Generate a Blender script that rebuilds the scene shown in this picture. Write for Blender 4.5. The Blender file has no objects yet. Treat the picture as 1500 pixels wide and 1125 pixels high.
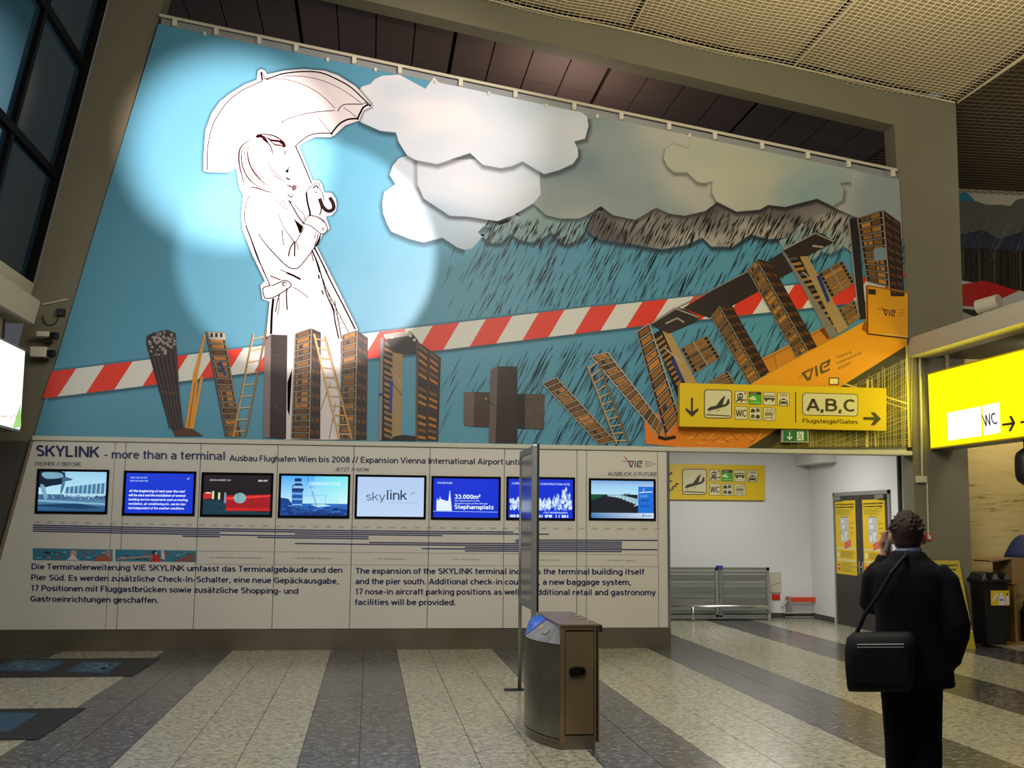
import bpy, bmesh, math, random
from math import *
from mathutils import Vector, Matrix
from mathutils.geometry import tessellate_polygon
random.seed(7)
scene = bpy.context.scene
COL = scene.collection

# ------------------------------------------------------------------ camera
F, YAW, PIT, ROL, H = 1610.0, .1265, .1240, -.0088, 1.65
FW = Vector((sin(YAW)*cos(PIT), cos(YAW)*cos(PIT), sin(PIT)))
RT = Vector((cos(YAW), -sin(YAW), 0)); DN = -RT.cross(FW)
R2 = RT*cos(ROL) + DN*sin(ROL); D2 = -RT*sin(ROL) + DN*cos(ROL)
EYE = Vector((0, 0, H))
cam_d = bpy.data.cameras.new('camera'); cam = bpy.data.objects.new('camera', cam_d); COL.objects.link(cam)
cam_d.sensor_width = 36; cam_d.lens = F/1500*36; cam_d.clip_start = .05; cam_d.clip_end = 200
cam.matrix_world = Matrix(((R2.x, -D2.x, -FW.x, EYE.x), (R2.y, -D2.y, -FW.y, EYE.y), (R2.z, -D2.z, -FW.z, EYE.z), (0, 0, 0, 1)))
scene.camera = cam
scene.view_settings.view_transform = 'Standard'; scene.view_settings.look = 'None'
scene.view_settings.exposure = 0.0; scene.view_settings.gamma = 1; scene.view_settings.use_curve_mapping = False

# ------------------------------------------------------------------ light
w = bpy.data.worlds.new('world'); scene.world = w; w.use_nodes = True
w.node_tree.nodes['Background'].inputs[0].default_value = (.10, .105, .12, 1)
w.node_tree.nodes['Background'].inputs[1].default_value = .7
def lamp(name, kind, loc, energy, color=(1, 1, 1), aim=None, **kw):
    d = bpy.data.lights.new(name, kind); d.energy = energy; d.color = color
    for k, v in kw.items(): setattr(d, k, v)
    o = bpy.data.objects.new(name, d); COL.objects.link(o); o.location = loc
    if aim is not None: o.rotation_euler = (Vector(aim)-Vector(loc)).to_track_quat('-Z', 'Y').to_euler()
    return o
WARM = (1.0, .94, .83)
lamp('hall_lamp', 'AREA', (1.8, 6.5, 6.4), 400, WARM, (4.5, 14, 0), size=3.0)
lamp('hall_lamp', 'AREA', (-1.5, 4.0, 6.0), 150, (.95, .97, 1), (-1, 13, 0), size=3.0)
lamp('hall_lamp', 'AREA', (5.0, 9.5, 5.0), 255, (1, .88, .62), (5.0, 9.0, 9), size=2.5)     # uplight washing the ceiling
lamp('passage_lamp', 'AREA', (5.9, 16.6, 3.1), 84, (1, .97, .93), (5.9, 16.6, 0), size=1.2)
lamp('void_lamp', 'AREA', (2.7, 16.2, 7.3), 45, (1, .82, .72), (2.9, 16.6, 9), size=.4)
lamp('side_fill', 'AREA', (11.5, 12.0, 6.2), 110, (1, .9, .7), (12.0, 19, 5.2), size=1.2)  # added fill without a fixture, brightens the side banner and dark bay
# three stage projectors that throw soft discs on the printed banner
def spot(px, py, rad, loc, energy, blend, color=(1, 1, 1), kind=1.0):
    c = onY(px, py, 14.56); l = Vector(loc); r = rad*14.6/F
    return lamp('projector_beam', 'SPOT', loc, energy, color, c, spot_size=2*atan(r/(c-l).length), spot_blend=blend, shadow_soft_size=.02)

# ------------------------------------------------------------------ image ray -> point on a real plane
def ray(x, y): return R2*(x-750) + D2*(y-562.5) + FW*F
def onY(x, y, Y): d = ray(x, y); return EYE + d*(Y/d.y)
def onZ(x, y, Z): d = ray(x, y); return EYE + d*((Z-H)/d.z)
def onX(x, y, X): d = ray(x, y); return EYE + d*(X/d.x)
YB = 14.56     # banner plane
YP = 14.50     # front of the information panel
YW = 14.60     # front of the portal frame
YR = 18.90     # wall of the passage
XS = 7.78      # side wall of the passage

spot(340, 222, 172, (-1.0, 8.5, 5.6), 6000, .7, (1, .79, .77))
spot(467, 372, 186, (1.6, 8.2, 5.4), 3000, .25, (1, .86, .86))
spot(610, 190, 240, (3.0, 8.2, 5.6), 1700, .9, (1, .88, .88))
spot(330, 420, 260, (0.0, 8.2, 5.0), 300, .8, (1, .92, .92))

# ------------------------------------------------------------------ materials
def lin(c):
    if isinstance(c, str): c = tuple(int(c[i:i+2], 16) for i in (0, 2, 4))
    a = c[3] if len(c) > 3 else 1.0
    return tuple((v/255/12.92 if v/255 <= .04045 else ((v/255+.055)/1.055)**2.4) for v in c[:3]) + (a,)
def mat(name, col, rough=.6, metal=0.0, noise=0, scale=8, col2=None, bump=0, bscale=40, spec=.5, emit=None, estr=0, coat=0):
    m = bpy.data.materials.new(name); m.use_nodes = True; nt = m.node_tree; N = nt.nodes; b = N['Principled BSDF']
    b.inputs['Base Color'].default_value = lin(col); b.inputs['Roughness'].default_value = rough; b.inputs['Metallic'].default_value = metal
    b.inputs['Specular IOR Level'].default_value = spec
    if coat: b.inputs['Coat Weight'].default_value = coat
    tc = N.new('ShaderNodeTexCoord')
    if col2 is not None:
        n = N.new('ShaderNodeTexNoise'); n.inputs['Scale'].default_value = scale; n.inputs['Detail'].default_value = 5
        r = N.new('ShaderNodeValToRGB'); r.color_ramp.elements[0].position = .5-noise; r.color_ramp.elements[1].position = .5+noise
        r.color_ramp.elements[0].color = lin(col); r.color_ramp.elements[1].color = lin(col2)
        nt.links.new(tc.outputs['Object'], n.inputs['Vector']); nt.links.new(n.outputs['Fac'], r.inputs['Fac']); nt.links.new(r.outputs['Color'], b.inputs['Base Color'])
    if bump:
        n2 = N.new('ShaderNodeTexNoise'); n2.inputs['Scale'].default_value = bscale; n2.inputs['Detail'].default_value = 3
        bp = N.new('ShaderNodeBump'); bp.inputs['Strength'].default_value = bump; bp.inputs['Distance'].default_value = .01
        nt.links.new(tc.outputs['Object'], n2.inputs['Vector']); nt.links.new(n2.outputs['Fac'], bp.inputs['Height']); nt.links.new(bp.outputs['Normal'], b.inputs['Normal'])
    if emit is not None:
        b.inputs['Emission Color'].default_value = lin(emit); b.inputs['Emission Strength'].default_value = estr
    return m
def attr_mat(name, rough=.45, emission=0, alpha=False, bump=0):
    m = bpy.data.materials.new(name); m.use_nodes = True; nt = m.node_tree; N = nt.nodes; b = N['Principled BSDF']
    a = N.new('ShaderNodeAttribute'); a.attribute_name = 'Col'
    b.inputs['Roughness'].default_value = rough
    if emission:
        b.inputs['Base Color'].default_value = (.01, .01, .012, 1)
        nt.links.new(a.outputs['Color'], b.inputs['Emission Color']); b.inputs['Emission Strength'].default_value = emission
    else: nt.links.new(a.outputs['Color'], b.inputs['Base Color'])
    if alpha: nt.links.new(a.outputs['Alpha'], b.inputs['Alpha'])
    if bump:
        tc = N.new('ShaderNodeTexCoord'); n2 = N.new('ShaderNodeTexNoise'); n2.inputs['Scale'].default_value = 1.1; n2.inputs['Detail'].default_value = 2
        bp = N.new('ShaderNodeBump'); bp.inputs['Strength'].default_value = bump; bp.inputs['Distance'].default_value = .05
        nt.links.new(tc.outputs['Object'], n2.inputs['Vector']); nt.links.new(n2.outputs['Fac'], bp.inputs['Height']); nt.links.new(bp.outputs['Normal'], b.inputs['Normal'])
    return m
def cloud_mat(name, stops, scale=.45, seed=0.0):
    m = bpy.data.materials.new(name); m.use_nodes = True; nt = m.node_tree; N = nt.nodes; b = N['Principled BSDF']
    b.inputs['Roughness'].default_value = .5
    tc = N.new('ShaderNodeTexCoord'); mp = N.new('ShaderNodeMapping'); mp.inputs['Location'].default_value = (seed, seed*2, seed*.7); mp.inputs['Scale'].default_value = (.7, 1, 1.25)
    n = N.new('ShaderNodeTexNoise'); n.inputs['Scale'].default_value = scale; n.inputs['Detail'].default_value = 2.0; n.inputs['Roughness'].default_value = .45
    r = N.new('ShaderNodeValToRGB'); r.color_ramp.interpolation = 'EASE'
    for i, (p, c) in enumerate(stops):
        e = r.color_ramp.elements[i] if i < 2 else r.color_ramp.elements.new(p)
        e.position = p; e.color = lin(c)
    nt.links.new(tc.outputs['Object'], mp.inputs['Vector']); nt.links.new(mp.outputs['Vector'], n.inputs['Vector'])
    nt.links.new(n.outputs['Fac'], r.inputs['Fac']); nt.links.new(r.outputs['Color'], b.inputs['Base Color'])
    return m
M = {}
M['print'] = attr_mat('printed_vinyl', .42, bump=.25); M['print'].node_tree.nodes['Principled BSDF'].inputs['Specular IOR Level'].default_value = .3
M['print_a'] = attr_mat('printed_vinyl_soft', .5, alpha=True)
M['paint'] = attr_mat('printed_paint', .55)
M['screen'] = attr_mat('screen_light', .25, emission=1.0)
M['plaster'] = mat('plaster', 'a39c8c', .85, bump=.15, bscale=60)
M['frame'] = mat('portal_paint', '6f6a54', .8, noise=.3, scale=1.2, col2='69634d', bump=.12, bscale=50)
M['white_wall'] = mat('white_wall', 'd2d3d2', .8, bump=.12, bscale=50)
M['soffit'] = mat('soffit_white', 'd0cfc9', .8)
M['dark_base'] = mat('dark_base', '3e4038', .6)
M['board'] = mat('board_laminate', 'c6c2b8', .5, noise=.35, scale=.9, col2='c0bbb0')
M['ledge'] = mat('ledge_paint', 'b9b6a6', .5)
M['steel'] = mat('brushed_steel_warm', 'a8906e', .32, .85, noise=.25, scale=3, col2='927a5a', bump=.05, bscale=90)  # brown tint puts warm reflections into the steel colour
M['steel_grey'] = mat('brushed_steel_grey', '8d8980', .3, .85, noise=.2, scale=4, col2='757066')
M['steel_dark'] = mat('plinth_steel', '8d8474', .28, .75, noise=.2, scale=1.3, col2='776c5a')
M['chrome'] = mat('chrome', 'c8c8c6', .22, .95)
M['alu'] = mat('aluminium', '9da09c', .38, .8)
M['alu_dull'] = mat('aluminium_dull', '8b8e8c', .5, .35)
M['black'] = mat('black_plastic', '0c0c0c', .5)
M['dark_frame'] = mat('window_frame', '080708', .85, spec=.1)
M['glass'] = mat('dark_glazing', '1e3446', .06, 0, spec=1.0)
M['joint'] = mat('floor_joint', '45423b', .7)
M['cream'] = mat('cream_metal', 'b5ad95', .6)
M['cream_dark'] = mat('tan_metal', '77694f', .6)
M['net'] = mat('net_cord', 'c9bb98', .85)
M['ceil_panel'] = mat('ceiling_panel', '9a8a6a', .85)
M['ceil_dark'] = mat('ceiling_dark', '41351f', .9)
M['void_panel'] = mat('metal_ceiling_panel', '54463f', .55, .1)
M['red'] = mat('red_paint', 'c02018', .45)
M['orange'] = mat('orange_paint', 'c8401c', .45)
M['yellow'] = mat('yellow_sign', 'd6b500', .45)
M['blue'] = mat('blue_plastic', '0a55c0', .3)
M['blue_label'] = mat('blue_label', '20408c', .5)
M['door'] = mat('door_dark', '2f2c27', .45)
M['cardboard'] = mat('cardboard', '7d6238', .85)
M['wood'] = mat('plywood', '7a5c2a', .7)
M['navy'] = mat('navy_cloth', '14204a', .8)
M['travertine'] = mat('travertine', 'b3a071', .7, noise=.16, scale=3, col2='a8945f', bump=.2, bscale=15)
def streaks(m):
    nt = m.node_tree; N = nt.nodes; L = nt.links.new; g = N.new('ShaderNodeNewGeometry'); mp = N.new('ShaderNodeMapping'); mp.inputs['Scale'].default_value = (1.2, 1, 9)
    n = N.new('ShaderNodeTexNoise'); n.inputs['Scale'].default_value = 1.6; n.inputs['Detail'].default_value = 7; n.inputs['Roughness'].default_value = .7
    r = N.new('ShaderNodeValToRGB'); c = r.color_ramp.elements; c[0].position = .33; c[0].color = lin('6a5836'); c[1].position = .42; c[1].color = lin('ab9868'); e = c.new(.7); e.color = lin('b3a276')
    L(g.outputs['Position'], mp.inputs['Vector']); L(mp.outputs['Vector'], n.inputs['Vector']); L(n.outputs['Fac'], r.inputs['Fac']); L(r.outputs['Color'], N['Principled BSDF'].inputs['Base Color'])
streaks(M['travertine'])
M['yellow_board'] = mat('yellow_board', 'a59220', .55)
M['lightbox_y'] = mat('lightbox_yellow', 'e8d800', .5, emit='fff000', estr=1.15)
M['lightbox_w'] = mat('lightbox_white', 'eeeeee', .5, emit='ffffff', estr=1.3)
M['wallbox'] = mat('wall_box', 'b9b39c', .6)
M['skin'] = mat('skin', 'b98a72', .6)
M['hair'] = mat('hair', '3a2114', .8, noise=.2, scale=60, col2='1e110a')
M['coat'] = mat('coat_cloth', '0e0f12', .85, bump=.3, bscale=200, spec=.2)
M['trouser'] = mat('trouser_cloth', '0a0a0b', .9, spec=.15)
M['bag'] = mat('bag_fabric', '0b0b0c', .7, spec=.3)
M['shirt'] = mat('shirt', '6d7890', .8)
M['phone'] = mat('phone_silver', '9a9a98', .4)
M['shoe'] = mat('shoe_leather', '0a0808', .35)
M['white_pl'] = mat('white_plastic', 'c3bda8', .5)

def tile_mat(name, stops, sc):
    m = bpy.data.materials.new(name); m.use_nodes = True; nt = m.node_tree; N = nt.nodes; b = N['Principled BSDF']
    g = N.new('ShaderNodeNewGeometry'); mp = N.new('ShaderNodeMapping'); mp.inputs['Scale'].default_value = (1, 1, 1)
    n = N.new('ShaderNodeTexNoise'); n.inputs['Scale'].default_value = sc; n.inputs['Detail'].default_value = 4; n.inputs['Roughness'].default_value = .65
    v = N.new('ShaderNodeTexVoronoi'); v.inputs['Scale'].default_value = sc*2.2; v.feature = 'F1'
    mx = N.new('ShaderNodeMath'); mx.operation = 'MULTIPLY_ADD'; mx.inputs[1].default_value = .32; 
    r = N.new('ShaderNodeValToRGB')
    for i, (p, c) in enumerate(stops):
        e = r.color_ramp.elements[i] if i < 2 else r.color_ramp.elements.new(p)
        e.position = p; e.color = lin(c)
    L = nt.links.new
    L(g.outputs['Position'], mp.inputs['Vector']); L(mp.outputs['Vector'], n.inputs['Vector']); L(mp.outputs['Vector'], v.inputs['Vector'])
    sx = N.new('ShaderNodeSeparateColor'); L(v.outputs['Color'], sx.inputs['Color'])
    L(sx.outputs['Red'], mx.inputs[0]); L(n.outputs['Fac'], mx.inputs[2])
    L(mx.outputs[0], r.inputs['Fac']); L(r.outputs['Color'], b.inputs['Base Color'])
    b.inputs['Roughness'].default_value = .2; b.inputs['Specular IOR Level'].default_value = .5
    return m
M['tile_light'] = tile_mat('tile_light', [(.42, '6a685c'), (.58, '8e8b7b'), (.74, 'a3a08b'), (.92, 'b5b29d')], 17)
M['tile_dark'] = tile_mat('tile_dark', [(.42, '17171a'), (.56, '2d2c30'), (.72, '4a484c'), (.9, '7c7a74')], 17)

# ------------------------------------------------------------------ object helpers
def tag(o, label=None, cat=None, group=None, kind=None):
    if label: o['label'] = label
    if cat: o['category'] = cat
    if group: o['group'] = group
    if kind: o['kind'] = kind
    return o
def empty(name, loc, label=None, cat=None, group=None, kind=None):
    o = bpy.data.objects.new(name, None); COL.objects.link(o); o.location = loc; o.empty_display_size = .2
    return tag(o, label, cat, group, kind)
def wloc(o):
    v = Vector((0, 0, 0))
    while o is not None: v += o.location; o = o.parent
    return v
def obj(name, vf, m, parent=None, smooth=False, cols=None, origin=None):
    """vf = (verts in world space, faces); one mesh object"""
    V, Fc = vf
    base = wloc(parent) if parent is not None else (Vector(origin) if origin is not None else Vector((0, 0, 0)))
    me = bpy.data.meshes.new(name); me.from_pydata([tuple(Vector(v)-base) for v in V], [], Fc)
    if cols is not None:
        a = me.color_attributes.new('Col', 'FLOAT_COLOR', 'POINT')
        flat = []
        for c in cols: flat += list(c)
        a.data.foreach_set('color', flat)
    me.materials.append(m)
    if smooth:
        for p in me.polygons: p.use_smooth = True
    me.update()
    o = bpy.data.objects.new(name, me); COL.objects.link(o)
    if parent is not None: o.parent = parent
    else: o.location = base
    return o
class MB:
    def __init__(s): s.V = []; s.F = []
    def add(s, V, Fc):
        n = len(s.V); s.V += [Vector(v) for v in V]; s.F += [tuple(i+n for i in f) for f in Fc]; return s
    def box(s, x0, x1, y0, y1, z0, z1):
        return s.add([(x0,y0,z0),(x1,y0,z0),(x1,y1,z0),(x0,y1,z0),(x0,y0,z1),(x1,y0,z1),(x1,y1,z1),(x0,y1,z1)],
                     [(0,3,2,1),(4,5,6,7),(0,1,5,4),(1,2,6,5),(2,3,7,6),(3,0,4,7)])
    def bbox(s, x0, x1, y0, y1, z0, z1, b=.01):
        """box with chamfered edges"""
        bm = bmesh.new(); bmesh.ops.create_cube(bm, size=1)
        for v in bm.verts: v.co = Vector(((x0+x1)/2+v.co.x*(x1-x0), (y0+y1)/2+v.co.y*(y1-y0), (z0+z1)/2+v.co.z*(z1-z0)))
        bmesh.ops.bevel(bm, geom=bm.edges[:], offset=b, segments=2, affect='EDGES', profile=.5)
        bm.verts.index_update(); r = s.add([v.co.copy() for v in bm.verts], [tuple(v.index for v in f.verts) for f in bm.faces]); bm.free(); return r
    def prism(s, pts, vec):
        """closed polygon pts extruded by vec"""
        pts = [Vector(p) for p in pts]; n = len(pts); vec = Vector(vec)
        t = tessellate_polygon([pts])
        V = pts + [p+vec for p in pts]
        Fc = [tuple(x) for x in t] + [tuple(i+n for i in reversed(x)) for x in t] + [(i, (i+1) % n, (i+1) % n+n, i+n) for i in range(n)]
        return s.add(V, Fc)
    def tube(s, path, r, n=8, closed=False, caps=True):
        path = [Vector(p) for p in path]; rs = r if isinstance(r, (list, tuple)) else [r]*len(path)
        V = []; Fc = []; up = Vector((0, 0, 1)); m = len(path); prev = None
        for i, p in enumerate(path):
            a = path[i-1] if i > 0 else path[0]; b = path[i+1] if i < m-1 else path[-1]
            t = (b-a).normalized()
            if prev is None:
                u = t.cross(up)
                if u.length < 1e-3: u = t.cross(Vector((1, 0, 0)))
            else: u = prev - t*prev.dot(t)
            u.normalize(); prev = u; v = t.cross(u)
            for k in range(n):
                q = 2*pi*k/n; V.append(p+(u*cos(q)+v*sin(q))*rs[i])
        for i in range(m-1):
            for k in range(n): Fc.append((i*n+k, i*n+(k+1) % n, (i+1)*n+(k+1) % n, (i+1)*n+k))
        if caps: Fc.append(tuple(reversed(range(n)))); Fc.append(tuple(range((m-1)*n, m*n)))
        return s.add(V, Fc)
    def loft(s, rings, caps=True):
        n = len(rings[0]); V = [v for r in rings for v in r]; Fc = []
        for i in range(len(rings)-1):
            for k in range(n): Fc.append((i*n+k, i*n+(k+1) % n, (i+1)*n+(k+1) % n, (i+1)*n+k))
        if caps: Fc.append(tuple(reversed(range(n)))); Fc.append(tuple(range((len(rings)-1)*n, len(rings)*n)))
        return s.add(V, Fc)
    def build(s, name, m, parent=None, smooth=False, origin=None): return obj(name, (s.V, s.F), m, parent, smooth, None, origin)
def bx(*a): return MB().box(*a)

# ------------------------------------------------------------------ flat print helper: shapes in (u,v) mapped on a real plane
# plain sans-serif letters drawn as centre lines with an even pen (cap height 1)
def arc(cx, cy, rx, ry, a0, a1, n=None):
    n = n or max(4, int(abs(a1-a0)/30)); return [(cx+rx*cos(radians(a0+(a1-a0)*k/n)), cy+ry*sin(radians(a0+(a1-a0)*k/n))) for k in range(n+1)]
def ring(cx, cy, rx, ry): return arc(cx, cy, rx, ry, 0, 360, 14)
BOWL = ring(.31, .36, .235, .29)
GL = {
 'A': (.76, [[(.05, 0), (.38, .97)], [(.71, 0), (.38, .97)], [(.16, .3), (.60, .3)]]),
 'B': (.72, [[(.08, 0), (.08, 1)], [(.08, .925)]+arc(.38, .73, .2, .195, 90, -90)+[(.08, .535)], [(.08, .535)]+arc(.40, .305, .23, .23, 90, -90)+[(.08, .075)]]),
 'C': (.76, [arc(.42, .5, .335, .425, 48, 312, 12)]),
 'D': (.78, [[(.08, 0), (.08, 1)], [(.08, .925)]+arc(.33, .5, .36, .425, 90, -90, 8)+[(.08, .075)]]),
 'E': (.64, [[(.08, 0), (.08, 1)], [(.08, .925), (.58, .925)], [(.08, .52), (.54, .52)], [(.08, .075), (.60, .075)]]),
 'F': (.60, [[(.08, 0), (.08, 1)], [(.08, .925), (.56, .925)], [(.08, .50), (.52, .50)]]),
 'G': (.80, [arc(.42, .5, .335, .425, 48, 320, 12)+[(.70, .46)], [(.44, .46), (.775, .46)], [(.70, .46), (.70, .1)]]),
 'H': (.78, [[(.08, 0), (.08, 1)], [(.68, 0), (.68, 1)], [(.08, .52), (.68, .52)]]),
 'I': (.30, [[(.14, 0), (.14, 1)]]),
 'J': (.58, [[(.46, 1), (.46, .3)]+arc(.26, .3, .2, .225, 0, -170)]),
 'K': (.74, [[(.08, 0), (.08, 1)], [(.66, .98), (.12, .42)], [(.30, .58), (.68, .02)]]),
 'L': (.60, [[(.08, 0), (.08, 1)], [(.08, .075), (.57, .075)]]),
 'M': (.92, [[(.08, 0), (.08, 1)], [(.82, 0), (.82, 1)], [(.10, .98), (.45, .1)], [(.80, .98), (.45, .1)]]),
 'N': (.80, [[(.08, 0), (.08, 1)], [(.70, 0), (.70, 1)], [(.09, .97), (.69, .03)]]),
 'O': (.84, [ring(.42, .5, .34, .425)]),
 'P': (.68, [[(.08, 0), (.08, 1)], [(.08, .925)]+arc(.37, .68, .23, .245, 90, -90)+[(.08, .435)]]),
 'R': (.72, [[(.08, 0), (.08, 1)], [(.08, .925)]+arc(.37, .69, .22, .235, 90, -90)+[(.08, .455)], [(.36, .45), (.63, .02)]]),
 'S': (.68, [arc(.34, .72, .24, .205, 35, 200, 7)+arc(.34, .28, .25, .205, 60, -145, 9)]),
 'T': (.66, [[(.32, 0), (.32, .95)], [(.02, .925), (.62, .925)]]),
 'U': (.78, [[(.08, 1)]+arc(.38, .36, .3, .285, 180, 360, 8)+[(.68, 1)]]),
 'V': (.72, [[(.05, 1), (.36, .03)], [(.67, 1), (.36, .03)]]),
 'W': (1.02, [[(.04, 1), (.27, .03)], [(.51, .95), (.27, .03)], [(.51, .95), (.75, .03)], [(.98, 1), (.75, .03)]]),
 'X': (.70, [[(.05, 0), (.63, 1)], [(.63, 0), (.05, 1)]]),
 'Y': (.70, [[(.04, 1), (.34, .46)], [(.65, 1), (.34, .46)], [(.345, 0), (.345, .48)]]),
 'Z': (.66, [[(.06, .925), (.58, .925)], [(.56, .92), (.07, .08)], [(.05, .075), (.60, .075)]]),
 'a': (.60, [arc(.28, .47, .21, .18, 150, 0, 6)+[(.49, 0)], arc(.30, .22, .22, .16, 70, 330, 8), [(.30, .385), (.49, .42)]]),
 'b': (.64, [BOWL, [(.075, 0), (.075, 1)]]),
 'c': (.56, [arc(.31, .36, .235, .29, 45, 315, 10)]),
 'd': (.64, [BOWL, [(.545, 0), (.545, 1)]]),
 'e': (.60, [[(.08, .385), (.53, .385)], arc(.31, .36, .235, .29, 5, 320, 12)]),
 'f': (.38, [[(.17, 0), (.17, .80)]+arc(.31, .80, .14, .135, 180, 80, 4), [(.02, .66), (.35, .66)]]),
 'g': (.64, [BOWL, [(.545, .72), (.545, 0)]+arc(.32, -.02, .225, .185, 0, -150, 6)]),
 'h': (.62, [[(.075, 0), (.075, 1)], arc(.30, .43, .225, .22, 180, 0, 7)+[(.525, 0)]]),
 'i': (.26, [[(.12, 0), (.12, .72)], [(.12, .85), (.12, 1)]]),
 'j': (.26, [[(.12, .72), (.12, -.1), (.0, -.2)], [(.12, .85), (.12, 1)]]),
 'k': (.58, [[(.075, 0), (.075, 1)], [(.50, .70), (.11, .32)], [(.25, .44), (.53, .02)]]),
 'l': (.26, [[(.12, 0), (.12, 1)]]),
 'm': (.94, [[(.075, 0), (.075, .72)], arc(.27, .45, .19, .2, 175, 0, 6)+[(.46, 0)], arc(.655, .45, .19, .2, 175, 0, 6)+[(.845, 0)]]),
 'n': (.62, [[(.075, 0), (.075, .72)], arc(.30, .43, .225, .22, 175, 0, 7)+[(.525, 0)]]),
 'o': (.62, [BOWL]),
 'p': (.64, [BOWL, [(.075, -.27), (.075, .72)]]),
 'q': (.64, [BOWL, [(.545, -.27), (.545, .72)]]),
 'r': (.40, [[(.075, 0), (.075, .72)], arc(.27, .42, .195, .22, 175, 75, 4)+[(.39, .645)]]),
 's': (.54, [arc(.27, .52, .185, .135, 30, 200, 6)+arc(.27, .215, .195, .145, 65, -150, 7)]),
 't': (.40, [[(.17, .94), (.17, .2)]+arc(.30, .2, .13, .13, 180, 285, 4), [(.02, .66), (.36, .66)]]),
 'u': (.62, [[(.075, .72)]+arc(.295, .29, .22, .215, 180, 355, 7), [(.525, 0), (.525, .72)]]),
 'v': (.56, [[(.04, .72), (.28, .03)], [(.52, .72), (.28, .03)]]),
 'w': (.82, [[(.04, .72), (.22, .03)], [(.41, .68), (.22, .03)], [(.41, .68), (.60, .03)], [(.78, .72), (.60, .03)]]),
 'x': (.56, [[(.04, 0), (.51, .72)], [(.51, 0), (.04, .72)]]),
 'y': (.56, [[(.04, .72), (.28, .05)], [(.52, .72), (.24, -.12), (.10, -.2)]]),
 'z': (.54, [[(.05, .65), (.47, .65)], [(.45, .64), (.07, .08)], [(.04, .075), (.49, .075)]]),
 '0': (.64, [ring(.31, .5, .235, .425)]), '1': (.46, [[(.27, 0), (.27, 1)], [(.27, .95), (.06, .80)]]),
 '2': (.62, [arc(.30, .70, .225, .225, 165, -30, 8)+[(.09, .1)], [(.05, .075), (.55, .075)]]),
 '3': (.62, [arc(.28, .725, .21, .2, 150, -80, 8), arc(.29, .29, .24, .235, 85, -150, 9)]),
 '4': (.64, [[(.46, 0), (.46, 1)], [(.44, .95), (.07, .29)], [(.03, .25), (.60, .25)]]),
 '5': (.62, [[(.52, .925), (.13, .925), (.10, .52)], arc(.28, .33, .24, .255, 140, -145, 9)]),
 '6': (.62, [ring(.31, .32, .22, .245), arc(.44, .34, .35, .58, 115, 182, 5)]),
 '7': (.56, [[(.04, .925), (.52, .925)], [(.50, .92), (.20, 0)]]),
 '8': (.62, [ring(.31, .73, .19, .195), ring(.31, .29, .23, .22)]),
 '9': (.62, [ring(.31, .68, .22, .245), arc(.18, .66, .35, .58, -65, 2, 5)]),
 '.': (.26, [[(.12, 0), (.12, .16)]]), ',': (.26, [[(.14, .15), (.07, -.15)]]), ':': (.26, [[(.12, 0), (.12, .16)], [(.12, .5), (.12, .66)]]),
 '-': (.40, [[(.04, .36), (.34, .36)]]), '/': (.42, [[(.02, -.02), (.36, 1.02)]]), "'": (.2, [[(.09, .7), (.09, 1)]]), '²': (.36, [arc(.15, .88, .10, .09, 165, -30, 5)+[(.05, .60)], [(.02, .57), (.30, .57)]]),
}
def umlaut(base, y, dx): w_, st = GL[base]; c = w_/2-.01; return (w_, st+[[(c-dx, y), (c-dx, y+.14)], [(c+dx, y), (c+dx, y+.14)]])
for ch, b_ in (('ä', 'a'), ('ö', 'o'), ('ü', 'u')): GL[ch] = umlaut(b_, .85, .12)
for ch, b_ in (('Ä', 'A'), ('Ü', 'U')): GL[ch] = umlaut(b_, 1.1, .14)
_txt = {}
def glyphs(s, bold, shear=0):
    """bold: small outline growth, turned here into the pen width"""
    k = (s, bold, shear)
    if k not in _txt:
        V = []; Fc = []; x = 0; t = max(.06, .125+bold*2.4)/2
        for ch in s:
            if ch == ' ': x += .30; continue
            adv, strokes = GL[ch]
            for st in strokes:
                n = len(st); closed = n > 6 and hypot(st[0][0]-st[-1][0], st[0][1]-st[-1][1]) < 1e-6; base = len(V)
                for i, p in enumerate(st):
                    a = st[i-1] if i > 0 else (st[-2] if closed else p); b = st[i+1] if i < n-1 else (st[1] if closed else p)
                    d1 = (p[0]-a[0], p[1]-a[1]); d2 = (b[0]-p[0], b[1]-p[1]); l1 = hypot(*d1); l2 = hypot(*d2)
                    if l1 < 1e-9: d1, l1 = d2, l2
                    if l2 < 1e-9: d2, l2 = d1, l1
                    nx = -(d1[1]/l1+d2[1]/l2)/2; ny = (d1[0]/l1+d2[0]/l2)/2; q = max(.3, nx*nx+ny*ny)
                    for sg in (1, -1):
                        X = p[0]+nx/q*t*sg; Y = p[1]+ny/q*t*sg; V.append(Vector((X+x+shear*Y, Y, 0)))
                for i in range(n-1): Fc.append((base+2*i, base+2*i+1, base+2*i+3, base+2*i+2))
            x += adv+.03+bold
        _txt[k] = (V, Fc)
    return _txt[k]
def crom(pts, k=5, closed=False):
    if len(pts) < 3 and not closed: return pts
    out = []; n = len(pts); rng = n if closed else n-1
    g = (lambda i: pts[i % n]) if closed else (lambda i: pts[max(0, min(n-1, i))])
    for i in range(rng):
        p0, p1, p2, p3 = g(i-1), g(i), g(i+1), g(i+2)
        for j in range(k):
            t = j/k
            out.append(tuple(.5*((2*p1[a]) + (-p0[a]+p2[a])*t + (2*p0[a]-5*p1[a]+4*p2[a]-p3[a])*t*t + (-p0[a]+3*p1[a]-3*p2[a]+p3[a])*t**3) for a in (0, 1)))
    if not closed: out.append(pts[-1])
    return out
def Z(ox, oy, s, pts): return [(ox+x/s, oy+y/s) for x, y in pts]
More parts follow.
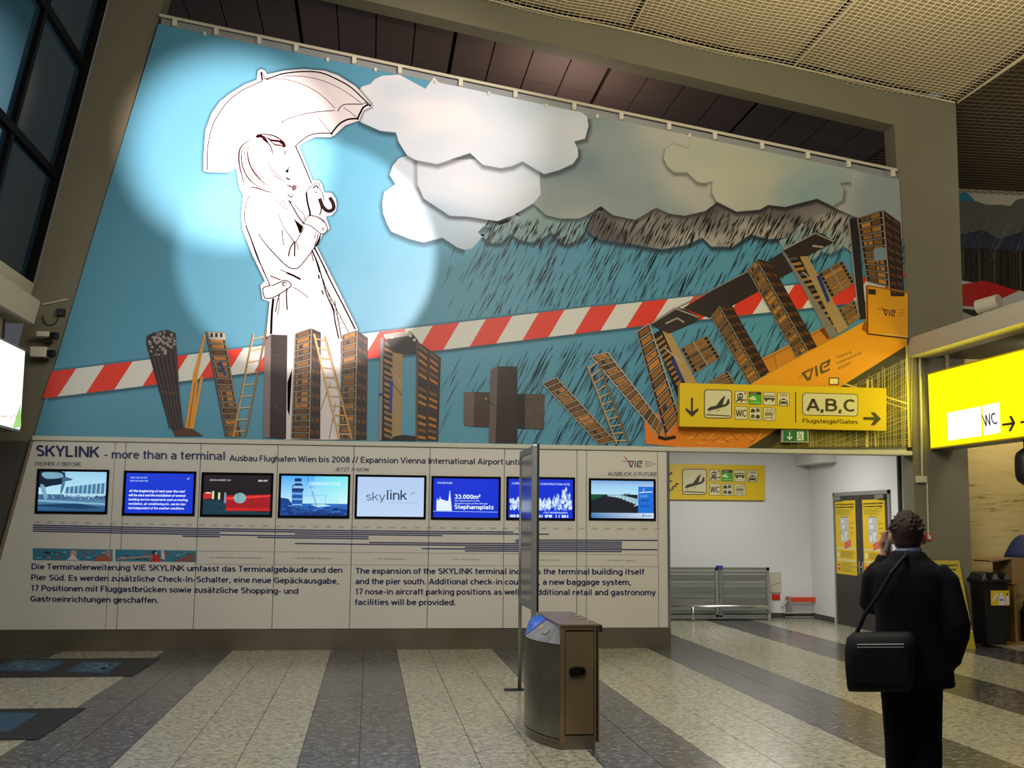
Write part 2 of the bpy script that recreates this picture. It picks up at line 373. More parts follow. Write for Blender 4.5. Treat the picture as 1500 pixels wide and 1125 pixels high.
class Print:
    def __init__(s, f): s.f = f; s.V = []; s.F = []; s.C = []
    def _add(s, uv, Fc, cols, L):
        n = len(s.V); s.V += [s.f(u, v, L) for u, v in uv]; s.F += [tuple(i+n for i in f) for f in Fc]; s.C += cols
    def poly(s, pts, col, L=1, smooth=0, cols=None):
        if smooth: pts = crom(pts, smooth, True)
        t = tessellate_polygon([[Vector((p[0], p[1], 0)) for p in pts]])
        s._add(pts, [tuple(x) for x in t], [lin(c) for c in cols] if cols else [lin(col)]*len(pts), L); return s
    def rect(s, x0, y0, x1, y1, col, L=1): return s.poly([(x0, y0), (x1, y0), (x1, y1), (x0, y1)], col, L)
    def grad(s, x0, y0, x1, y1, ctop, cbot, L=1): return s.poly([(x0, y0), (x1, y0), (x1, y1), (x0, y1)], None, L, cols=[ctop, ctop, cbot, cbot])
    def rrect(s, x0, y0, x1, y1, r, col, L=1, ang=None):
        P = []
        for cx, cy, a0 in ((x1-r, y0+r, -pi/2), (x1-r, y1-r, 0), (x0+r, y1-r, pi/2), (x0+r, y0+r, pi)):
            for k in range(5): a = a0+k*pi/8; P.append((cx+r*cos(a), cy+r*sin(a)))
        return s.poly(P, col, L)
    def circ(s, cx, cy, r, col, L=1, ry=None, n=12): return s.poly([(cx+r*cos(2*pi*k/n), cy+(ry or r)*sin(2*pi*k/n)) for k in range(n)], col, L)
    def line(s, pts, w, col, L=1, smooth=0, closed=False, taper=False, soft=False):
        if smooth: pts = crom(pts, smooth, closed)
        if closed: pts = pts+[pts[0]]
        n = len(pts); uv = []; cols = []; Fc = []
        c = lin(col); c0 = c[:3]+(0.0,)
        rows = 3 if soft else 2
        for i, p in enumerate(pts):
            a = pts[max(0, i-1)]; b = pts[min(n-1, i+1)]
            if closed and i in (0, n-1): a, b = pts[-2], pts[1]
            dx, dy = b[0]-a[0], b[1]-a[1]; l = hypot(dx, dy) or 1
            ww = w/2
            if taper: ww *= max(.15, sin(pi*min(max(i/(n-1), .04), .96)))
            nx, ny = -dy/l*ww, dx/l*ww
            if soft: uv += [(p[0]+nx, p[1]+ny), p, (p[0]-nx, p[1]-ny)]; cols += [c0, c, c0]
            else: uv += [(p[0]+nx, p[1]+ny), (p[0]-nx, p[1]-ny)]; cols += [c, c]
        for i in range(n-1):
            for r in range(rows-1): Fc.append((i*rows+r, i*rows+r+1, (i+1)*rows+r+1, (i+1)*rows+r))
        s._add(uv, Fc, cols, L); return s
    def text(s, t, x0, y0, x1, y1, cap, col, L=1, bold=.012, shear=0):
        """baseline from (x0,y0) to (x1,y1), capital height cap"""
        V, Fc = glyphs(t, bold, shear); ch = 1.0
        a = min(v.x for v in V); b = max(v.x for v in V)
        ux, uy = (x1-x0)/(b-a), (y1-y0)/(b-a); l = hypot(x1-x0, y1-y0); nx, ny = (y1-y0)/l, -(x1-x0)/l; k = cap/ch
        s._add([(x0+(v.x-a)*ux+v.y*k*nx, y0+(v.x-a)*uy+v.y*k*ny) for v in V], Fc, [lin(col)]*len(V), L); return s
    def build(s, name, m, parent): return obj(name, (s.V, s.F), m, parent, cols=s.C) if s.V else None

# ================================================================== SETTING
# ---- floor of laid tiles in stripes
floor = tag(bx(-9, 16, -4, 26, -.1, -.008).build('floor', M['joint']), kind='structure')
TW, TL = .411, .885
light_me = dark_me = None
def tile_mesh(name, m, n=1):
    b = bx(.003, TW-.003, .003, TL-.003, -.02, 0); me = bpy.data.meshes.new(name); me.from_pydata([tuple(v) for v in b.V], [], b.F); me.materials.append(m); return me
tme = {True: tile_mesh('tile_dark', M['tile_dark']), False: tile_mesh('tile_light', M['tile_light'])}
tiles = []
for i in range(-16, 33):
    for j in range(-12, 16):
        x = -2.50+i*TW; y = 10.73+j*TL
        c = Vector((x+TW/2, y+TL/2, 0))-EYE; dz = c.dot(FW); dark = (i % 5) in (0, 1)
        px, py = (750+F*c.dot(R2)/dz, 562.5+F*c.dot(D2)/dz) if dz > .5 else (9999, 9999)
        vis = -25 < px < 1525 and 900 < py < 1150 and not (y > 14.6 and (x < 3.5 or x > 7.8)) and y < 18.8
        tiles.append((0 if vis else 1, -py if dz > .5 else 0, x, y, dark))
tiles.sort()
n_vis = sum(1 for t in tiles if t[0] == 0)
rest = {True: MB(), False: MB()}
for k, (v, _, x, y, dark) in enumerate(tiles):
    if v == 0 and k < 296:
        o = bpy.data.objects.new('floor_tile', tme[dark]); COL.objects.link(o); o.location = (x, y, 0); o.parent = floor
    else: rest[dark].box(x+.003, x+TW-.003, y+.003, y+TL-.003, -.02, 0)
for dk in (True, False): tag(rest[dk].build('tile_field', M['tile_dark' if dk else 'tile_light'], floor), kind='stuff')

# ---- portal frame: sloping beam, upright column, slanted leg
C1 = onY(720, 0, YW); C2 = onY(1400, 150, YW); CM = (C2.z-C1.z)/(C2.x-C1.x)
def zc(x): return C1.z+CM*(x-C1.x)
def onC(x, y): d = ray(x, y); return EYE+d*((C1.z-CM*C1.x-H)/(d.z-CM*d.x))
b1 = onY(860, 77, YW); b2 = onY(1310, 183, YW); bm_ = (b2.z-b1.z)/(b2.x-b1.x)
def zb(x): return b1.z+bm_*(x-b1.x)
XL, XR = 7.49, 8.42
cl_top = onY(1310, 183, YW); cl_bot = onY(1337, 660, YW); cl_k = (cl_top.x-cl_bot.x)/(cl_top.z-cl_bot.z)
cr_top = onY(1400, 152, YW); cr_bot = onY(1424, 850, YW)
lp = [onY(240, 0, YW), onY(50, 638, YW)]; lk = (lp[0].x-lp[1].x)/(lp[0].z-lp[1].z)
lq = [onY(160, 0, YW), onY(52, 410, YW)]; lkq = (lq[0].x-lq[1].x)/(lq[0].z-lq[1].z)
def leg_in(z): return lp[1].x+lk*(z-lp[1].z)
def leg_out(z): return lq[1].x+lkq*(z-lq[1].z)
portal = empty('portal_frame', (2, YW, 0), kind='structure')
z9 = 10.2
xa = cl_bot.x; V = []
MB().prism([(cl_bot.x-.01, YW, -.0), (cl_bot.x, YW, cl_bot.z), (cl_top.x, YW, cl_top.z), (cl_top.x, YW, zc(cl_top.x)), (cr_top.x, YW, zc(cr_top.x)), (cr_bot.x, YW, cr_bot.z), (cr_bot.x, YW, 0)], (0, .32, 0)).build('column', M['frame'], portal)
MB().prism([(cl_top.x, YW, cl_top.z), (cl_top.x, YW, zc(cl_top.x)), (-4.5, YW, zc(-4.5)), (-4.5, YW, zb(-4.5))], (0, .32, 0)).build('beam', M['frame'], portal)
MB().prism([(leg_in(0), YW, 0), (leg_in(8.9), YW, 8.9), (leg_out(8.9), YW, 8.9), (leg_out(0), YW, 0)], (0, .32, 0)).build('slanted_leg', M['frame'], portal)
# beam over the passage
lint = tag(bx(3.6, 7.46, YW+.02, YW+.34, 2.62, 2.75).build('trim_1', M['soffit']), kind='structure')
wallf = tag(MB().prism([(leg_in(2.7)+.02, YW+.1, 2.75), (7.4, YW+.1, 2.75), (7.4, YW+.1, 6.3), (leg_in(7.7)+.02, YW+.1, 7.7)], (0, .1, 0)).build('wall_center', M['plaster']), kind='structure')
tag(bx(-4.6, 3.7, YW+.1, YW+.2, 0, 2.75).build('wall_front', M['plaster']), kind='structure')

# ---- passage
tag(bx(3.0, XS+.3, YR, YR+.15, 0, 3.4).build('wall_back', M['white_wall']), kind='structure')
wr = tag(bx(XS, XS+.15, 14.93, YR, 0, 3.4).build('wall_right', M['white_wall']), kind='structure')
tag(bx(3.0, XS+.15, 14.95, YR+.1, 3.35, 3.5).build('ceiling_passage', M['white_wall']), kind='structure')
tag(bx(3.5, XS, YR-.015, YR, 0, .09).build('baseboard_back', M['dark_base']), kind='structure')
tag(bx(XS-.015, XS, 17.95, YR, 0, .09).build('baseboard_right', M['dark_base']), kind='structure')
# boxed duct in the corner
p0 = onY(1204, 664, 17.9); 
q0 = onY(1164, 682, YR); q1_ = onX(1204, 677, q0.x)
tag(bx(q0.x, XS, q1_.y, YR, q0.z, 3.35).build('trim_2', M['soffit']), kind='structure')
bar_seam = obj('conduit_pipe', (lambda m: (m.V, m.F))(MB().tube([(XS-.03, 15.45, 0), (XS-.03, 15.45, 3.3)], .03, 8)), M['black'], origin=(XS-.03, 15.45, 0), smooth=False)
tag(bar_seam, 'black vertical pipe on the white wall beside the double door', 'pipe')

# ---- double door with posters
door = tag(empty('door_1', (XS, 16.85, 0)), kind='structure')
yd0, yd1, zd = 15.80, 17.84, 2.17
d = MB(); d.box(XS-.03, XS+.01, yd1-.05, yd1, 0, zd); d.box(XS-.03, XS+.01, yd0, yd0+.05, 0, zd); d.box(XS-.03, XS+.01, yd0, yd1, zd-.06, zd)
d.build('door_frame', M['alu_dull'], door)
ym = (yd0+yd1)/2
for a, b in ((ym+.005, yd1-.05), (yd0+.05, ym-.005)):
    lf = bx(XS-.02, XS+.005, a, b, .01, zd-.06).build('door_leaf', M['door'], door)
    hy = a+.06 if a > ym else b-.06
    hb = MB().tube([(XS-.03, hy, .98), (XS-.075, hy, .98), (XS-.075, hy+(.10 if a > ym else -.10), .98)], .011, 8)
    hb.box(XS-.032, XS-.018, hy-.02, hy+.02, .86, 1.06); hb.build('door_handle', M['chrome'], lf)
    bx(XS-.07, XS-.02, b-.34 if a > ym else a+.06, b-.06 if a > ym else a+.34, zd-.13, zd-.07).build('door_closer', M['alu'], lf)
for k in (0, 1):
    if k: a, b = 15.95, 16.72   # nearer leaf
    else: a, b = 16.98, 17.76
    zt, z_b = 2.03, .83
    po = empty('door_poster', (XS-.025, (a+b)/2, z_b))
    tag(po, 'yellow security poster on the leaf of the door %s' % ('beside the walking man' if k else 'next to the blank white wall'), 'poster', 'yellow posters on the double door')
    bx(XS-.026, XS-.022, a, b, z_b, zt).build('sheet', M['yellow'], po)
    P = Print(lambda u, v, L, a=a, b=b: Vector((XS-.0265-.0008*L, b-(b-a)*u/230, zt-(zt-z_b)*v/790)))
    P.text('Neue Sicherheitsbestimmungen für Handgepäck', 12, 48, 218, 48, 20, '2c2a10', bold=.03); P.text('New Security Regulations for Hand Baggage', 12, 78, 212, 78, 20, '2c2a10', bold=.03)
    for r in range(5): P.rect(12, 95+r*13, 205-(r*37) % 60, 99+r*13, '5c5718')
    P.poly([(55, 185), (90, 172), (150, 178), (148, 430), (60, 450)], 'b5b6b3'); P.line([(55, 185), (90, 172), (150, 178)], 6, '303030', 2)
    for q in ((70, 200, 100, 240), (75, 260, 110, 300), (105, 330, 135, 420), (70, 370, 95, 430)): P.rect(*q, 'd4d6d4', 2)
    for q in ((65, 350), (120, 320), (120, 400), (135, 380)): P.circ(q[0], q[1], 5, '333333', 3)
    for r in range(3): P.rect(165, 240+r*50, 205, 246+r*50, '5c5718')
    P.poly([(102, 455), (170, 420), (172, 480), (105, 520)], 'c8383c', 3)
    for r in range(3): P.line([(110, 470+r*14), (165, 442+r*14)], 3, 'e8b0a8', 4)
    P.rect(0, 505, 230, 522, 'c9c5a0'); P.rect(0, 630, 230, 646, 'c9c5a0')
    P.poly([(15, 560), (35, 545), (40, 600), (15, 610)], 'd6d2b8')
    for r in range(5): P.rect(55, 545+r*14, 215-(r*29) % 50, 550+r*14, '5c5718')
    for r in range(7): P.rect(55, 665+r*15, 215-(r*41) % 60, 670+r*15, '7b7420')
    P.rect(12, 680, 42, 750, 'd24a20'); P.circ(27, 715, 9, 'dddddd', 2)
    P.build('poster_print', M['paint'], po)

# ---- left glazed facade (leaning inward), plane through the outer edge of the leg, running towards the viewer
A0 = lq[0]; fk = lkq
def xF(z): return lq[1].x+fk*(z-lq[1].z)
def FP(y, z, off=0): return Vector((xF(z)+off, y, z))
wl = empty('wall_left', (xF(0), 11, 0), kind='structure')
MB().prism([FP(3, 0, -.35), FP(14.6, 0, -.35), FP(14.6, 4.2, -.35), FP(3, 4.2, -.35)], (.12, 0, 0)).build('lower_wall', M['frame'], wl)
win = empty('window_1', (xF(4.6), 11, 4.6), kind='structure')
yms = [14.55, 12.72, 10.9, 9.1, 7.3, 5.5]
zts = [4.55, 6.02, 7.5, 8.95]
for i in range(len(yms)-1):
    for j in range(3):
        MB().prism([FP(yms[i+1], zts[j], -.06), FP(yms[i], zts[j], -.06), FP(yms[i], zts[j+1], -.06), FP(yms[i+1], zts[j+1], -.06)], (-.02, 0, 0)).build('pane', M['glass'], win)
for i, y in enumerate(yms):
    wd = .09 if i else .19
    MB().prism([FP(y-wd, 4.5), FP(y, 4.5), FP(y, 9.0), FP(y-wd, 9.0)], (-.12, 0, 0)).build('mullion', M['dark_frame'], win)
for z in zts[1:]:
    MB().prism([FP(5.4, z-.045, .01), FP(14.45, z-.045, .01), FP(14.45, z+.045, .01), FP(5.4, z+.045, .01)], (-.12, 0, 0)).build('transom', M['dark_frame'], win)
led = empty('trim_3', (xF(4.5), 11, 4.2), kind='structure')
b = MB(); b.prism([FP(4, 4.34, 0), FP(4, 4.62, .02), FP(4, 4.62, -.3), FP(4, 4.34, -.3)], (0, 10.55, 0)); b.build('sill', M['cream'], led)
b = MB(); b.prism([Vector((xF(4.2)+.30, 4, 4.0)), Vector((xF(4.2)+.36, 4, 4.28)), Vector((xF(4.2)+.14, 4, 4.44)), Vector((xF(4.2)-.2, 4, 4.44)), Vector((xF(4.2)-.2, 4, 4.0))], (0, 9.95, 0)); b.build('fascia', M['cream'], led)
b = MB(); b.box(xF(3.8)-.2, xF(3.8)+.22, 4, 13.3, 3.62, 3.95); b.build('soffit_box', M['cream_dark'], led)

# ---- ceiling
ceil = empty('ceiling', (3, 10, 8), kind='structure')
def cpl(x0, x1, y0, y1, off, th, name, m, par):
    return MB().prism([(x0, y0, zc(x0)+off), (x1, y0, zc(x1)+off), (x1, y1, zc(x1)+off), (x0, y1, zc(x0)+off)], (0, 0, th)).build(name, m, par)
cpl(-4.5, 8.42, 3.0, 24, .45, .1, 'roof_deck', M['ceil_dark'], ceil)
seams = [-3.7, -1.3, 1.1, 3.5, 5.9, 8.36]
for i in range(5):
    for j, (ya, yb_) in enumerate(((4.5, 9.5), (9.52, 14.55))):
        cpl(seams[i]+.035, seams[i+1]-.035, ya, yb_, .05, .03, 'ceiling_panel', M['ceil_panel'], ceil)
for i in range(5):
    for q in range(4):
        x0 = seams[i]+.04+q*.59; x1 = x0+.57
        for ya, yb_ in ((15.0, 17.0), (17.02, 19.4)):
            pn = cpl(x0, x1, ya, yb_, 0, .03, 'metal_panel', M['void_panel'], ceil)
# net hung under the ceiling
nb = MB()
def cord(a, b, r=.006):
    a, b = Vector(a), Vector(b); t = (b-a).normalized(); u = t.cross(Vector((0, 0, 1))).normalized()*r; v = Vector((0, 0, r))
    V = [a-u, a-v, a+u, b-u, b-v, b+u]; nb.add(V, [(0, 1, 4, 3), (1, 2, 5, 4), (2, 0, 3, 5)])
sp = .085
x = .2
while x < 8.36:
    for y0 in (6, 8.9, 11.8):
        cord((x+.01*sin(y0*3+x*9), y0, zc(x)-.03-.05*sin((x-1.1)/2.4*pi)**2), (x+.01*sin((y0+2.9)*3+x*9), y0+2.8 if y0 > 11 else y0+2.9, zc(x)-.03-.05*sin((x-1.1)/2.4*pi)**2), .0065)
    x += sp
y = 6.2
while y < 14.58:
    for k in range(14):
        a, b_ = .2+k*.583, .2+(k+1)*.583
        cord((a, y, zc(a)-.03-.05*sin((a-1.1)/2.4*pi)**2), (b_, y, zc(b_)-.03-.05*sin((b_-1.1)/2.4*pi)**2), .0055)
    y += sp
tag(nb.build('ceiling_net', M['net'], ceil), kind='stuff')
tb = MB()
for xs in (3.5, 5.9): tb.tube([(xs, 6, zc(xs)-.05), (xs, 14.5, zc(xs)-.05)], .012, 5)
tb.tube([(-4, 14.55, zc(-4)-.03), (8.36, 14.55, zc(8.36)-.03)], .014, 5)
for q in range(4): tb.tube([(8.36+.03*q, 6, zc(8.36)-.05-.03*q), (8.38, 14.5, zc(8.36)-.05)], .012, 5)
tb.build('net_rope', M['net'], ceil)
# darker bay beyond the column
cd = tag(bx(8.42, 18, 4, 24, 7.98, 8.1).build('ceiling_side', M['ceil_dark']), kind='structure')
nb = MB(); M['net2'] = mat('net_cord_dark', '6b5c42', .9)
x = 8.5
while x < 17: cord((x, 6, 7.9), (x, 20, 7.9), .006); x += .14
y = 6
while y < 20.0: cord((8.42, y, 7.9), (17, y, 7.9), .006); y += .14
tag(nb.build('ceiling_net', M['net2'], cd), kind='stuff')

# ================================================================== PRINTED BANNER
ban = empty('printed_banner', (1.5, YB, 2.72), 'huge teal vinyl mural of clouds, tape and a white drawn woman under an umbrella', 'banner')
def onB(u, v, L): return onY(u, v, YB-.0016*L)
def top_y(x): return 35+(x-232)*(262-35)/(1317-232)
P = Print(onB); TEAL = (80, 140, 162)
P.poly([(232, 35), (1317, 262), (1326, 430), (1336, 655), (980, 655), (500, 647), (50, 638), (140, 335)], TEAL, 0)
P.build('vinyl_sheet', M['print'], ban)
# sky print: cloud cut-outs
cm1 = cloud_mat('cloud_print', [(.3, (150, 170, 182)), (.48, (190, 196, 202)), (.6, (214, 208, 208)), (.72, (222, 214, 210))], .55, 3.1)
cm2 = cloud_mat('cloud_print_dim', [(.3, (104, 124, 130)), (.48, (132, 142, 138)), (.6, (162, 160, 148)), (.75, (176, 170, 158))], .55, 9.2)  # weaker light towards the right is put into these greyer cloud tones
cm3 = cloud_mat('cloud_print_dim_green', [(.3, (104, 138, 148)), (.45, (136, 152, 144)), (.62, (164, 164, 144)), (.8, (182, 178, 158))], .6, 5.7)  # same clouds, dim light painted in as darker, greener tones
storm_m = cloud_mat('storm_print', [(.32, (76, 70, 66)), (.48, (112, 106, 98)), (.6, (150, 144, 132)), (.75, (170, 164, 150))], 1.1, 2.2)
storm_l = cloud_mat('storm_print_light', [(.3, (104, 140, 142)), (.5, (126, 150, 146)), (.7, (150, 156, 140)), (.8, (162, 158, 138))], 1.0, 7)
rain_m = cloud_mat('lilac_print', [(.3, (150, 146, 148)), (.5, (168, 162, 160)), (.7, (176, 170, 164)), (.8, (180, 172, 166))], .5, 1)
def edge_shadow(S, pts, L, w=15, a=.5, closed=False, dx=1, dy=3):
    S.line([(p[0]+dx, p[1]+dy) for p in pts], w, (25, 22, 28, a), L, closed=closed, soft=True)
def cloud(name, pts, m, L):
    q = Print(onB); q.poly(pts, (255, 255, 255), L); q.build(name, m, ban)
SH = Print(onB)
# lower-left light cloud
B_ = [(612, 226), (597, 228), (584, 232), (575, 243), (571, 256), (579, 270), (563, 281), (560, 296), (561, 312), (567, 328), (573, 339), (600, 350), (620, 355), (648, 348), (669, 362), (680, 366), (691, 364), (707, 347), (722, 333), (760, 320), (760, 235)]
E1 = [(700, 340), (707, 347), (718, 355), (724, 356.5), (734, 355), (747, 342), (760, 351), (779, 355), (792, 350), (808, 340), (821, 355), (831, 357.5), (845, 352), (853, 343), (855, 333), (866, 332), (862, 318), (900, 300), (780, 280), (735, 305)]
E2 = [(862, 332), (866, 343), (880, 351), (898, 353), (935, 359), (969, 365), (1003, 359), (1029, 348), (1042, 361), (1073, 361), (1099, 343), (1125, 350), (1156, 348), (1171, 326), (1205, 338), (1223, 341), (1246, 342), (1262, 330), (1262, 290), (1100, 290), (870, 300)]
F_ = [(1140, 352), (1156, 348), (1175, 325), (1246, 340), (1250, 372), (1237, 361), (1216, 372), (1205, 369), (1190, 382), (1150, 366)]
Cc = [(611, 225), (611, 235), (612, 271), (621, 291), (659, 316), (685, 317), (729, 324), (752, 315), (781, 298), (800, 315), (821, 320), (849, 320), (867, 311), (880, 302), (898, 315), (931, 322), (961, 304), (981, 313), (1003, 316), (1033, 309), (1050, 296), (1079, 310), (1113, 307), (1125, 300), (1150, 303), (1197, 291), (1222, 304), (1262, 322), (1262, 345), (1322, 350), (1317, 262), (640, top_y(640)), (628, 120)]
Aa = [(530, 127), (543, 123), (549, 116), (560, 111), (585, 109.5), (623, 130), (636, 113), (643, top_y(643)), (852, top_y(852)), (860, 171), (862, 184), (857, 203), (841, 207), (846, 217), (847, 229), (839, 240), (819, 249), (797, 255), (765, 236), (749, 243), (733, 246), (707, 241), (688.5, 224), (640, 240), (608, 234), (596, 227), (584, 208), (580, 194), (557, 191.5), (524, 177), (515, 150)]
Dd = [(1021, 202), (1252, 249), (1246, 266), (1230, 267), (1236, 278), (1234, 292), (1220, 301), (1197, 291), (1150, 303), (1125, 300), (1113, 307), (1079, 310), (1049, 294), (1043, 283), (1044, 264), (1033, 268), (1021, 266), (1006, 252), (987, 252), (978, 244), (972, 232), (975, 218), (986, 211), (1009, 218), (1012, 208)]
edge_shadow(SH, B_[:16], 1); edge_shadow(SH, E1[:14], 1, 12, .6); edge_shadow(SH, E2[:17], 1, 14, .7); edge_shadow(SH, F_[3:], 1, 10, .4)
# red and white barrier tape
P = Print(onB)
def tp(n): return 112+41.26*n-.085*n*n
def bt(n): return 84.4+41.75*n-.1*n*n
def yt(x): return 544+(x-75)*-.1215 if x < 371 else (508-(x-371)*.1188 if x < 900 else 446.7-(x-900)*.1115)
def yb(x): return 583.6-(x-63)*.1235 if x < 388 else (544-(x-388)*.121 if x < 900 else 482-(x-900)*.1085)
xl, xl2 = 75.5, 62.5
for n in range(-1, 33):
    t0 = max(tp(n), xl) if n >= 0 else xl; t1 = tp(n+1); q0 = bt(n) if n >= 0 else xl2; q1 = bt(n+1)
    if t0 > 1318: break
    t1 = min(t1, 1326); q1 = min(q1, 1326)
    c = (214, 56, 34) if n % 2 else (205, 203, 192)
    P.poly([(t0, yt(t0)), (t1, yt(t1)), (q1, yb(q1)), (q0, yb(q0))], c, 4)
P.build('printed_tape', M['print'], ban)
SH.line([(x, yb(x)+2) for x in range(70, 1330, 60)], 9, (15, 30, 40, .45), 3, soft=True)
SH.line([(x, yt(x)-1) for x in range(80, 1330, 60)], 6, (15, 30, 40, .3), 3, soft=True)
cloud('printed_cloud', B_, cm1, 2); cloud('printed_cloud', E1, storm_l, 2); cloud('printed_cloud', E2, storm_m, 2); cloud('printed_cloud', F_, storm_l, 1.5)
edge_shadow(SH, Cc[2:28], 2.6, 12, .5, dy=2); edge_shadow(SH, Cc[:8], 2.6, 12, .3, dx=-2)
cloud('printed_cloud', Cc[:29]+Cc[29:], cm2, 3)
cloud('printed_cloud', [(611, 235), (612, 271), (621, 291), (659, 316), (685, 317), (729, 324), (752, 315), (781, 298), (792, 285), (790, 250), (760, 232)], cm1, 3.2)
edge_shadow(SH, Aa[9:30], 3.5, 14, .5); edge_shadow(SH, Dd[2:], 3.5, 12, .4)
cloud('printed_cloud', Aa, cm1, 4); cloud('printed_cloud', Dd, cm3, 4)
# slanting rain strokes
P = Print(onB); rnd = random.Random(3)
for k in range(2700):
    storm = k < 900
    if storm:
        x = rnd.uniform(715, 1262); y = rnd.uniform(296, 362)
        lo = 300+14*abs(sin((x-780)/28)); 
        if y < lo or (x < 865 and y < 318): continue
        l = rnd.uniform(8, 26); wd = rnd.uniform(1.0, 2.6); c = (40, 34, 30)
    else:
        x = rnd.uniform(660, 1330); y = rnd.uniform(350, 640)
        if x < 700+.2*(y-350) and rnd.random() < .8: continue
        if x < 840 and y > 560 and rnd.random() < .6: continue
        if yt(x)-8 < y < yb(x)+8: continue
        if x > 930 and y > 640-(x-930)*.62: continue
        l = rnd.uniform(10, 40)*(1.25 if y > 480 else 1); wd = rnd.uniform(.8, 1.8); c = (30, 46, 52)
    s = .46+rnd.uniform(-.03, .03)
    y2 = y+l*.9; x2 = x-l*s
    if storm and y2 > 366: continue
    if not storm and y < yt(x) < y2: y2 = yt(x)-1; x2 = x-(y2-y)*s
    P.line([(x, y), ((x+x2)/2, (y+y2)/2), (x2, y2)], wd, c, 2.3, taper=True)
tag(P.build('printed_rain', M['print'], ban), kind='stuff')
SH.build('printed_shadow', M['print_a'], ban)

# ---- drawn woman with umbrella (white cut-out and ink lines)
W_ = [(303.5, 252), (298, 250), (298, 231), (301, 191), (310, 166), (322, 149), (337, 137), (358, 124), (376, 117), (378, 103.5), (383, 101), (388, 103.5), (391, 109), (416, 103.5), (445, 101), (475, 103.5), (495, 110), (522, 127), (543.5, 153), (545, 156), (532, 162), (526, 176.5), (522, 178), (506, 183.6), (490, 198), (484, 201), (461, 200.7), (437.6, 213), (458, 264.5), (467, 264.5), (471, 269.6), (474.6, 282), (486, 283), (491, 290), (493, 299.5), (492, 308), (486, 315), (477, 317), (483, 334.5), (472, 344), (464, 361.8), (496, 425), (524, 482), (525, 500), (499, 500), (499, 644), (416, 644), (400, 530), (390, 490), (395, 442), (384.6, 438), (381.5, 418), (388, 411.5), (370, 374), (354.5, 334), (353.5, 313), (356.5, 286), (350, 274), (346, 246), (333, 253)]
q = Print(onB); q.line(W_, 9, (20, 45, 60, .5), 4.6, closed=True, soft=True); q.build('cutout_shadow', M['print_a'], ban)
P = Print(onB); P.poly(W_, (214, 204, 202), 5)
a5 = lambda pts: Z(290, 90, 5.556, pts)
a3 = lambda pts: Z(300, 180, 5.114, pts)
a4 = lambda pts: Z(400, 180, 8.04, pts)
a6 = lambda pts: Z(340, 330, 6.62, pts)
INK = (16, 6, 6); SEP = (40, 10, 14); FNT = (104, 54, 60)
P.poly([(520, 490), (524, 482), (545, 488), (545, 560), (499, 600), (499, 500)][:2]+[(524, 500), (518, 500)], (214, 204, 202), 5)
def ln(f, pts, w, c=INK, sm=4, tp_=False): P.line(f(pts), w*1.3, c, 6, smooth=sm, taper=tp_)
ln(a5, [(75, 885), (75, 760), (85, 660), (120, 520), (180, 410), (260, 310), (360, 235), (450, 192), (525, 158)], 1.1, SEP)
ln(a5, [(525, 155), (512, 85)], 1.8, INK, 0); ln(a5, [(545, 145), (520, 88)], .9, INK, 0)
ln(a5, [(548, 145), (600, 130), (700, 98), (860, 82), (1000, 92), (1130, 145), (1250, 215), (1390, 348)], 1.5, INK)
ln(a5, [(1390, 348), (1345, 375), (1320, 420), (1298, 465)], 2.0); ln(a5, [(1298, 465), (1220, 472), (1150, 510), (1087, 585)], 1.9)
ln(a5, [(1087, 585), (980, 585), (900, 605), (840, 645), (790, 692)], 1.3)
P.circ(*a5([(1400, 358)])[0], 1.8, INK, 6); P.circ(*a5([(1300, 468)])[0], 1.6, INK, 6); P.circ(*a5([(1088, 590)])[0], 1.6, INK, 6)
ln(a5, [(690, 485), (800, 445), (930, 415), (1115, 398)], .9, SEP); ln(a5, [(1140, 400), (1165, 365), (1210, 348), (1335, 348)], 1.0, SEP)
ln(a5, [(1335, 352), (1350, 340), (1390, 340)], .8, SEP); P.circ(*a5([(686, 492)])[0], 1.3, SEP, 6); P.circ(*a5([(1140, 400)])[0], 1, INK, 6)
for pts in ([(560, 148), (700, 145), (860, 190), (1000, 270), (1115, 380)], [(700, 118), (860, 122), (1040, 165), (1200, 245), (1330, 340)], [(970, 450), (1030, 520), (1080, 580)], [(1185, 375), (1230, 405), (1290, 455)]): ln(a5, pts, .7, FNT)
ln(a5, [(690, 500), (790, 690)], .5, FNT, 0); ln(a3, [(665, 175), (785, 490)], .7, SEP, 0); ln(a3, [(680, 175), (740, 310), (800, 455)], 1.5, INK, 0)
ln(a3, [(165, 365), (180, 340), (235, 315)], .8, FNT)
